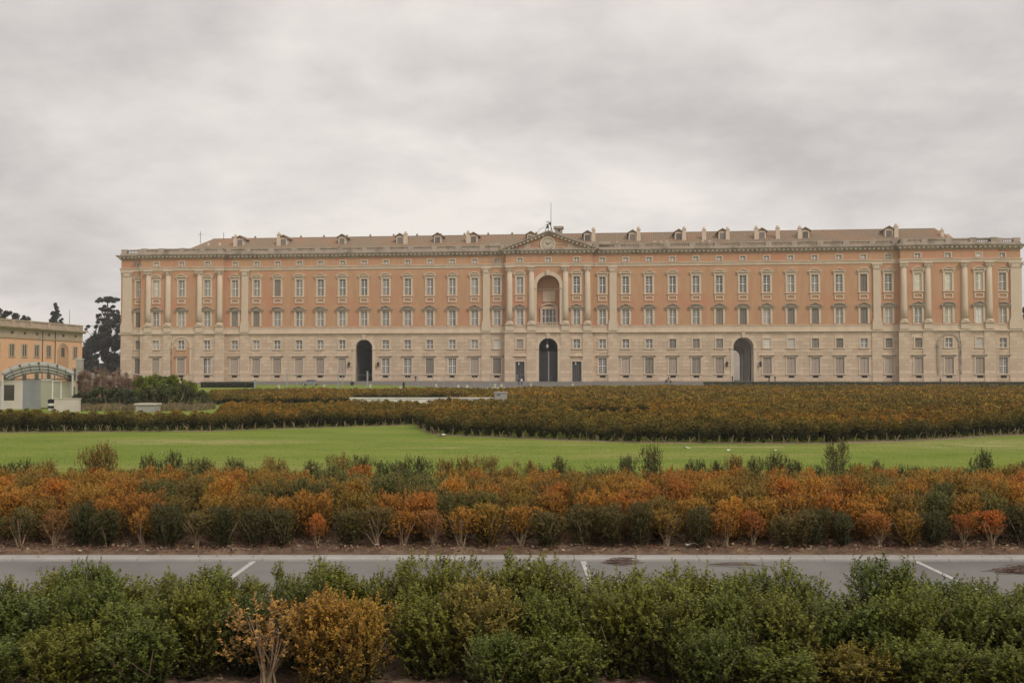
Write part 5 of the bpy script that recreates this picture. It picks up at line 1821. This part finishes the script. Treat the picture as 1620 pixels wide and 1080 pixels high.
def row_label(word, rk, xx, yy, sx):
    """where a plant stands in its row, counted from the nearest parking line as the photograph shows it"""
    r_ = xx / yy * 16.5
    k = min(range(3), key=lambda i: abs(r_ - LINES[i]))
    sd = r_ >= LINES[k]
    near = [q for q in ROWX[rk] if min(range(3), key=lambda i: abs(q - LINES[i])) == k and (q >= LINES[k]) == sd]
    n_ = sum(abs(q - LINES[k]) < abs(r_ - LINES[k]) - 1e-9 for q in near)
    return '%s box shrub, %s row of rust hedge, %s %s of %s parking line' % (word, ROWN[rk], ORD[min(15, n_)], 'right' if sd else 'left', LN[k])


SPOTS = []
for rk, Y in enumerate(YS):
    sx = .60 if rk else .50
    if rk == len(YS) - 1: sx = .44
    x = -.535 * Y + (rk % 2) * sx * .5
    while x < .535 * Y:
        SPOTS.append((rk, sx, x + rg.uniform(-.07, .07), Y + rg.uniform(-.1, .1)))
        ROWX.setdefault(rk, []).append(SPOTS[-1][2] / SPOTS[-1][3] * 16.5)
        x += sx
for rk, sx, xx, yy in SPOTS:
    if True:
        px = 810 + F * xx / yy
        q = float(fbm(np.array([xx * 2.2]), np.array([yy * 2.2]), 4)[0]) + rg.gauss(0, .45)
        if rk == 0:
            fr_specs.append((xx, yy, px, .45 * q + rg.gauss(.05, .42)))
        elif rk == len(YS) - 1:
            h = rg.uniform(.95, 1.2) + (.14 if rg.random() < .25 else 0)
            dk = rg.random() < .72
            h *= rg.choice((.88, .93, .97, 1.0, 1.1))
            col = rg.choice(DARKS) if dk else (.24, .14, .03)
            place_shrub(rg.choice(BACK), (xx, yy, .03), (1.0, 1.0, h), rg.random() * 6.28, col,
                        row_label('dark green' if dk else 'olive brown', rk, xx, yy, sx), GRP)
        else:
            h = rg.uniform(.88, 1.08) * (.86 if rk == 1 else 1)
            if q > -.6: col = rg.choice(RUSTS); lab = row_label('rust orange', rk, xx, yy, sx)
            else: col = rg.choice([(.20, .17, .036), (.15, .15, .034), (.24, .17, .034)]); lab = row_label('olive green', rk, xx, yy, sx)
            k_ = rg.uniform(.85, 1.15); col = tuple(c * k_ for c in col)
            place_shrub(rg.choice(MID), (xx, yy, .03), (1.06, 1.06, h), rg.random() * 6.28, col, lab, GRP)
seg = {}
for s in sorted(fr_specs, key=lambda s: s[2]):
    k = min(range(3), key=lambda i: abs(s[2] - (810 + F * LINES[i] / 16.5)))
    sd = 'right' if s[2] >= 810 + F * LINES[k] / 16.5 else 'left'
    seg.setdefault((k, sd), []).append(s)
SPECIAL = {498: ((.62, .20, .035), .56, .55), 1581: ((.62, .19, .03), .60, .8), 1521: ((.50, .18, .045), .52, .6), 1205: ((.48, .16, .03), .62, .9), 697: ((.42, .19, .05), .62, .85), 95: ((.36, .17, .05), .62, .85)}
for (k, sd), L_ in seg.items():
    if sd == 'left': L_ = L_[::-1]
    for j, (xx, yy, px, q) in enumerate(L_):
        sp = [v for p_, v in SPECIAL.items() if abs(p_ - px) < 25]
        w_ = rg.uniform(.85, 1.05)
        if sp:
            col, h, w_ = sp[0]; word = 'bright orange'
        elif q > .55:
            col, h, word = rg.choice(RUSTS), rg.uniform(.58, .72), 'rusty'
        elif q > -.05:
            col, h, word = rg.choice([(.17, .135, .034), (.21, .15, .036)]), rg.uniform(.58, .72), 'dull olive'
        else:
            col, h, word = rg.choice(DARKS), rg.uniform(.58, .76), 'dark green'; w_ *= .9
        place_shrub(rg.choice(FRONT) if (sp or (word != 'dark green' and rg.random() < .55)) else rg.choice(MID), (xx, yy, .05), (w_, w_, h), rg.random() * 6.28, col,
                    '%s box shrub, front row of rust hedge, %s %s of %s parking line' % (word, ORD[min(j, 15)], sd, LN[k]), GRP)

# twig heaps on the road and small litter


def twig_heap(px, py, wpx, label, seed, n=260):
    rng = np.random.default_rng(seed)
    gx_, gy_ = G(px, py); w_ = wpx * gy_ / F / 2
    mb = MB()
    for k in range(n):
        a = rng.normal() * w_ * .45; b = rng.normal() * .09; l = .08 + .2 * rng.random()
        z = .006 + abs(rng.normal()) * .03 * math.exp(-(a / w_) ** 2 * 1.5)
        an = rng.normal() * .7
        mb.tube([(a, b, z), (a + l * math.cos(an), b + l * math.sin(an) * .5, z + rng.normal() * .01 + .006)], .005, 3)
    tag(part('twig_heap', mb, 'litter_brown', None, (gx_, gy_, -.008)), label, 'twigs')


twig_heap(975, 890, 46, 'thin heap of brown twigs right of the middle parking line', 81, 110)
twig_heap(1612, 903, 90, 'wider heap of brown twigs on the road at the right edge', 82, 420)
br2 = MB(); gx_, gy_ = G(1150, 894)
for k in range(4): br2.tube([(-.3 + k * .05, 0, .02), (.1 + k * .12, -.08 * k, .05), (.35 + .1 * k, -.12 * k + .1, .03)], [.008, .006, .004], 4)
tag(part('fallen_branch', br2, 'litter_brown', None, (gx_, gy_, -.005)), 'thin fallen branch lying on the road below the rust hedge', 'branch')


def scrap(px, py, w, label, seed, z=0.01, name='paper_scrap', m='paper'):
    r_ = random.Random(seed); gx_, gy_ = G(px, py)
    mb = MB(); n = 4
    vs = [((i / (n - 1) - .5) * w, (j - .5) * w * .5, r_.random() * w * .22 + .004) for j in range(2) for i in range(n)]
    mb.add(vs, [(i, i + 1, i + 1 + n, i + n) for i in range(n - 1)])
    tag(part(name, mb, m, None, (gx_, gy_, z), r_.random() * 3), label, 'litter')


scrap(1094, 872, .2, 'crumpled white paper on the kerb edge right of centre', 1, .1)
scrap(596, 872, .12, 'scrap of white paper on the soil below the rust hedge', 2, .1)
scrap(697, 689.6, .5, 'pale torn sheet on the lawn by the hedge corner', 3)
scrap(1086, 709, .35, 'white scrap on the lawn below the right hedge bed', 4)
scrap(1155, 713, .22, 'small white scrap on the lawn nearest the road right of centre', 5)
scrap(1228, 713, .2, 'tiny white scrap right of the other lawn scraps', 6)
st_ = MB(); gx_, gy_ = G(690, 693)
st_.tube([(-.5, 0, .03), (0, .04, .05), (.45, .1, .03)], .014, 5); st_.tube([(.1, .05, .05), (.5, -.08, .04)], .01, 5)
tag(part('pale_stick', st_, 'stem', None, (gx_, gy_, 0)), 'bleached stick lying on the lawn at the hedge corner', 'stick')

# small white bollards along the path, sign, fence
m_bol = MB().box(-.22, .22, -.22, .22, 0, .5).lathe(0, 0, [(.27, .5), (.3, .58), (.16, .68)], 8).mesh('stone_bollard', 'pale_path')
BOL = ['pale stone bollard, left of a pair by the pale path, left of centre', 'pale stone bollard, right of a pair by the pale path, left of centre', 'pale stone bollard before the left part of the central doors, left one', 'pale stone bollard close to the concrete block on the far lawn',
       'pale stone bollard right of the two people by the left central door', 'low pale bollard between the walking person and the pair of bollards', 'pale stone bollard farthest left, before the parked car', 'pale stone bollard just right of the parked car',
       'pale stone bollard right of the round dark sign', 'pale stone bollard before the right central door']
for k, (px, py) in enumerate([(725, 614.5), (739, 614.6), (783, 612.5), (793.5, 612.8), (840, 611), (690, 612.5), (441, 614.5), (513, 613.5), (586, 613), (906, 611)]):
    gx_, gy_ = G(px, py)
    o = link('stone_bollard', m_bol, None, (gx_, gy_, .01), label=BOL[k], cat='bollard', group='stone bollards before the palace')
o = link('litter_bin', MB().lathe(0, 0, [(.28, 0), (.33, .75), (.36, .8)], 10).box(-.3, .3, -.3, .3, .8, .86).mesh('litter_bin', 'pale_path'), None, (*G(633.5, 618), 0))
tag(o, 'white litter bin beside the walking person in black', 'bin')
gx_, gy_ = G(557, 618)
sg = thing('road_sign', 'round dark road sign seen against the far lawn', 'sign', (gx_, gy_, 0))
part('pole', MB().tube([(0, 0, 0), (0, 0, 1.9)], .04, 6), 'grey_metal', sg)
sz = EYE - (606.5 - 590) * gy_ / F
dk = MB().lathe(0, 0, [(.34, -.02), (.34, .02)], 20); dk.v = [(x_, z_, y_ + sz) for x_, y_, z_ in dk.v]
part('disc', dk, 'iron', sg, (0, -.06, 0))

FY = 176.0
fen = thing('wire_fence', 'tall thin wire fence on posts crossing before the left half of the palace', 'fence', (P(405, 0, FY)[0], FY, 0))
fx0 = P(405, 0, FY)[0]
for px in (625, 647, 663, 686, 704, 720, 751, 776, 818, 830): part('post', MB().tube([(P(px, 0, FY)[0] - fx0, 0, 0), (P(px, 0, FY)[0] - fx0, 0, 2.75)], .05, 6), 'grey_metal', fen)
for px, w_, tp in ((408, .26, 1.9), (458, .2, 2.9), (474, .12, 2.9), (538, .16, 3.1), (545, .14, 3.1), (584, .26, 3.35)):
    xx = P(px, 0, FY)[0] - fx0
    part('broad_post', MB().box(xx - w_ / 2, xx + w_ / 2, -.06, .06, 0, tp), 'grey_metal', fen)
for z_ in (2.72, 1.4): part('wire', MB().tube([(0, 0, z_), (P(832, 0, FY)[0] - fx0, 0, z_)], .02, 5), 'grey_metal', fen)

# ------------------------------------------------------------------ people


def person_mesh(pose):
    V_ = {}
    st = .22 if pose == 'walk' else .05
    pts = [('pel', (0, 0, .95), .15), ('chest', (0, -.01, 1.3), .17), ('neck', (0, 0, 1.5), .06), ('head', (0, -.02, 1.62), .10), ('crown', (0, -.02, 1.72), .075)]
    E_ = [(0, 1), (1, 2), (2, 3), (3, 4)]
    for s in (-1, 1):
        k = len(pts); sw = s * st
        if pose == 'sit':
            pts += [('hip', (s * .1, -.05, .9), .1), ('knee', (s * .14, -.45, .85), .075), ('ank', (s * .14, -.4, .42), .05), ('toe', (s * .14, -.58, .38), .04)]
        else:
            pts += [('hip', (s * .1, 0, .88), .1), ('knee', (s * .1, -sw * .6 - .02, .5), .075), ('ank', (s * .1, -sw + .03, .09), .05), ('toe', (s * .11, -sw - .14, .05), .04)]
        E_ += [(0, k), (k, k + 1), (k + 1, k + 2), (k + 2, k + 3)]
        k = len(pts)
        if pose == 'sit': pts += [('sh', (s * .2, 0, 1.42), .07), ('el', (s * .25, -.2, 1.18), .05), ('ha', (s * .22, -.45, 1.15), .035)]
        else: pts += [('sh', (s * .2, 0, 1.42), .07), ('el', (s * .26, sw * .3, 1.14), .05), ('ha', (s * .25, sw * .5 - .06, .88), .035)]
        E_ += [(1, k), (k, k + 1), (k + 1, k + 2)]
    me = bpy.data.meshes.new('person')
    me.from_pydata([p[1] for p in pts], E_, [])
    o = bpy.data.objects.new('person_build', me); C.objects.link(o)
    md_ = o.modifiers.new('skin', 'SKIN'); o.modifiers.new('sub', 'SUBSURF').levels = 1
    for i, p in enumerate(pts): me.skin_vertices[0].data[i].radius = (p[2] * 1.15, p[2] * .95)
    me.skin_vertices[0].data[0].use_root = True
    dg = bpy.context.evaluated_depsgraph_get(); dg.update()
    out = bpy.data.meshes.new_from_object(o.evaluated_get(dg))
    bpy.data.objects.remove(o)
    return out


POSES = {k: person_mesh(k) for k in ('walk', 'stand', 'sit')}


def person(pose, top, legs, loc, rz, label, scale=1.0):
    me = POSES[pose].copy(); me.materials.clear()
    for m_ in (legs, top, 'skin', 'cloth_dark'): me.materials.append(MATS[m_])
    for p in me.polygons:
        z = p.center.z; hand = abs(p.center.x) > .2 and z < .92 and pose != 'sit'
        p.material_index = 2 if hand else (0 if z < .95 and not (abs(p.center.x) > .19) else 1 if z < 1.5 else 3 if z > 1.66 or p.center.y > .03 else 2)
        p.use_smooth = True
    o = link('person', me, None, loc, rz, None, label, 'person')
    o.scale = (scale,) * 3
    return o


person('walk', 'cloth_dark', 'cloth_dark', (*G(638.5, 618), 0), 1.9, 'person in black walking beside the white bin on the far lawn')
x_, y_ = G(820.5, 609); person('stand', 'cloth_dark', 'cloth_dark', (x_, y_, .02), .4, 'person in dark clothes standing outside the left door of the centre')
x_, y_ = G(825.3, 609); person('stand', 'cloth_white', 'cloth_dark', (x_, y_, .02), -.4, 'person in a white top standing beside the central door')


def on_court(px, off):                                # a spot on the forecourt ramp, off metres before the front
    lx = L(px, -off); z = foot(lx) * (1 - (off + .6) / 20.6) + .012 * (off + .6) / 20.6
    w = LW(lx, -off); return w[0], w[1], z


person('stand', 'cloth_dark', 'cloth_grey', on_court(657.5, 2.5), .2, 'distant person in dark clothes standing at the palace wall left of centre')
person('stand', 'cloth_dark', 'cloth_dark', on_court(1158.5, 2.5), 1.0, 'lone person in black just left of the right gateway')
person('walk', 'cloth_dark', 'cloth_dark', on_court(1216.5, 3), 1.4, 'left one of the two people in dark clothes right of the right gateway')
person('walk', 'cloth_dark', 'cloth_grey', on_court(1226, 3), 1.6, 'right one of the two people in dark clothes right of the right gateway')
person('walk', 'cloth_grey', 'cloth_dark', on_court(1487.5, 9), 1.6, 'person in dark grey walking before the right pavilion')
person('stand', 'cloth_white', 'cloth_grey', LW(L(872, .9), .2, .8), 3.0, 'person in a pale top inside the central arch')

# motor scooter and rider on the forecourt
ml = on_court(1057, 8)
sc_ = thing('motor_scooter', 'dark motor scooter parked on the forecourt right of the centre', 'scooter', ml, math.radians(80))
for yy in (-.62, .58):
    wl = MB().lathe(0, 0, [(.14, -.06), (.25, -.06), (.27, 0), (.25, .06), (.14, .06)], 14); wl.v = [(z_, x_ + yy, y_ + .27) for x_, y_, z_ in wl.v]
    part('wheel', wl, 'rubber', sc_)
part('body', MB().prism_x([(-.15, .3), (.75, .35), (.85, .62), (.6, .78), (.05, .76), (-.12, .42)], -.16, .16), 'cloth_grey', sc_)
part('leg_shield', MB().prism_x([(-.6, .35), (-.5, .35), (-.33, .95), (-.42, 1.0)], -.2, .2), 'cloth_grey', sc_)
part('handlebar', MB().tube([(-.33, -.3, 1.05), (0, -.42, 1.0), (.33, -.3, 1.05)], .025, 6), 'iron', sc_)
part('seat', MB().box(-.14, .14, 0, .7, .785, .86), 'rubber', sc_)
part('headlight', MB().lathe(0, -.46, [(.02, .88), (.09, .92), (.09, .98), (.02, 1.02)], 8), 'lamp_clear', sc_)
p_ = person('sit', 'cloth_dark', 'cloth_dark', (ml[0], ml[1], ml[2] + .0), math.radians(80), 'person in black sitting on the dark motor scooter')

# the parked car
cl_ = G(490, 610)
car = thing('parked_car', 'silver grey hatchback parked side on before the left wing', 'car', (*cl_, .0), math.radians(-5))
body = MB(); prof_ = [(-2.05, .32), (-2.08, .62), (-1.95, .82), (-1.0, .92), (1.75, .95), (1.98, .85), (2.03, .45), (1.98, .3)]
body.prism(prof_, -.84, .84); part('body', body, 'car_paint', car)
cab = MB(); lo = [(-1.05, .93), (1.78, .96)]; hi = [(-.35, 1.44), (1.35, 1.45)]
cab.add([(-1.05, -.8, .925), (1.8, -.8, .955), (1.8, .8, .955), (-1.05, .8, .925), (-.3, -.62, 1.45), (1.4, -.62, 1.46), (1.4, .62, 1.46), (-.3, .62, 1.45)], [(4, 5, 6, 7), (0, 1, 5, 4), (1, 2, 6, 5), (2, 3, 7, 6), (3, 0, 4, 7)])
part('cabin', cab, 'car_paint', car)
for xa, xb, xc, xd in ((-.78, .28, .28, -.26), (.36, 1.15, 1.1, .36), (1.22, 1.6, 1.36, 1.18)):
    for s in (-1, 1):
        w_ = MB(); w_.add([(xa, s * .795, 1.0), (xb, s * .795, 1.0), (xc, s * .665, 1.39), (xd, s * .665, 1.39)], [(0, 1, 2, 3)]); part('side_window', w_, 'dark_glass', car)
ws = MB().add([(-1.0, -.72, .97), (-1.0, .72, .97), (-.4, .56, 1.41), (-.4, -.56, 1.41)], [(0, 1, 2, 3)]); ws.v = [(x_ - .025, y_, z_ + .01) for x_, y_, z_ in ws.v]; part('windscreen', ws, 'dark_glass', car)
for xx in (-1.3, 1.3):
    for s in (-1, 1):
        wl = MB().lathe(0, 0, [(.2, -.1), (.31, -.1), (.32, 0), (.31, .1), (.2, .1)], 18); wl.v = [(x_ + xx, z_ + s * .79, y_ + .32) for x_, y_, z_ in wl.v]
        o = part('wheel', wl, 'rubber', car)
        rm = MB().lathe(0, 0, [(.05, -.115), (.2, -.105), (.2, .105), (.05, .115)], 12); rm.v = [(x_ + xx, z_ + s * .79, y_ + .32) for x_, y_, z_ in rm.v]
        part('rim', rm, 'pale_metal', o)
for s in (-1, 1):
    part('headlight', MB().box(-2.1, -1.98, s * .62 - .15, s * .62 + .15, .6, .74), 'lamp_clear', car)
    part('tail_light', MB().box(1.96, 2.05, s * .68 - .1, s * .68 + .1, .68, .9), 'lamp_red', car)
    part('wing_mirror', MB().box(-.85, -.7, s * .9 - .08, s * .9 + .08, .96, 1.08), 'car_paint', car)
part('bumper', MB().box(-2.13, -2.02, -.78, .78, .3, .5), 'cloth_grey', car)
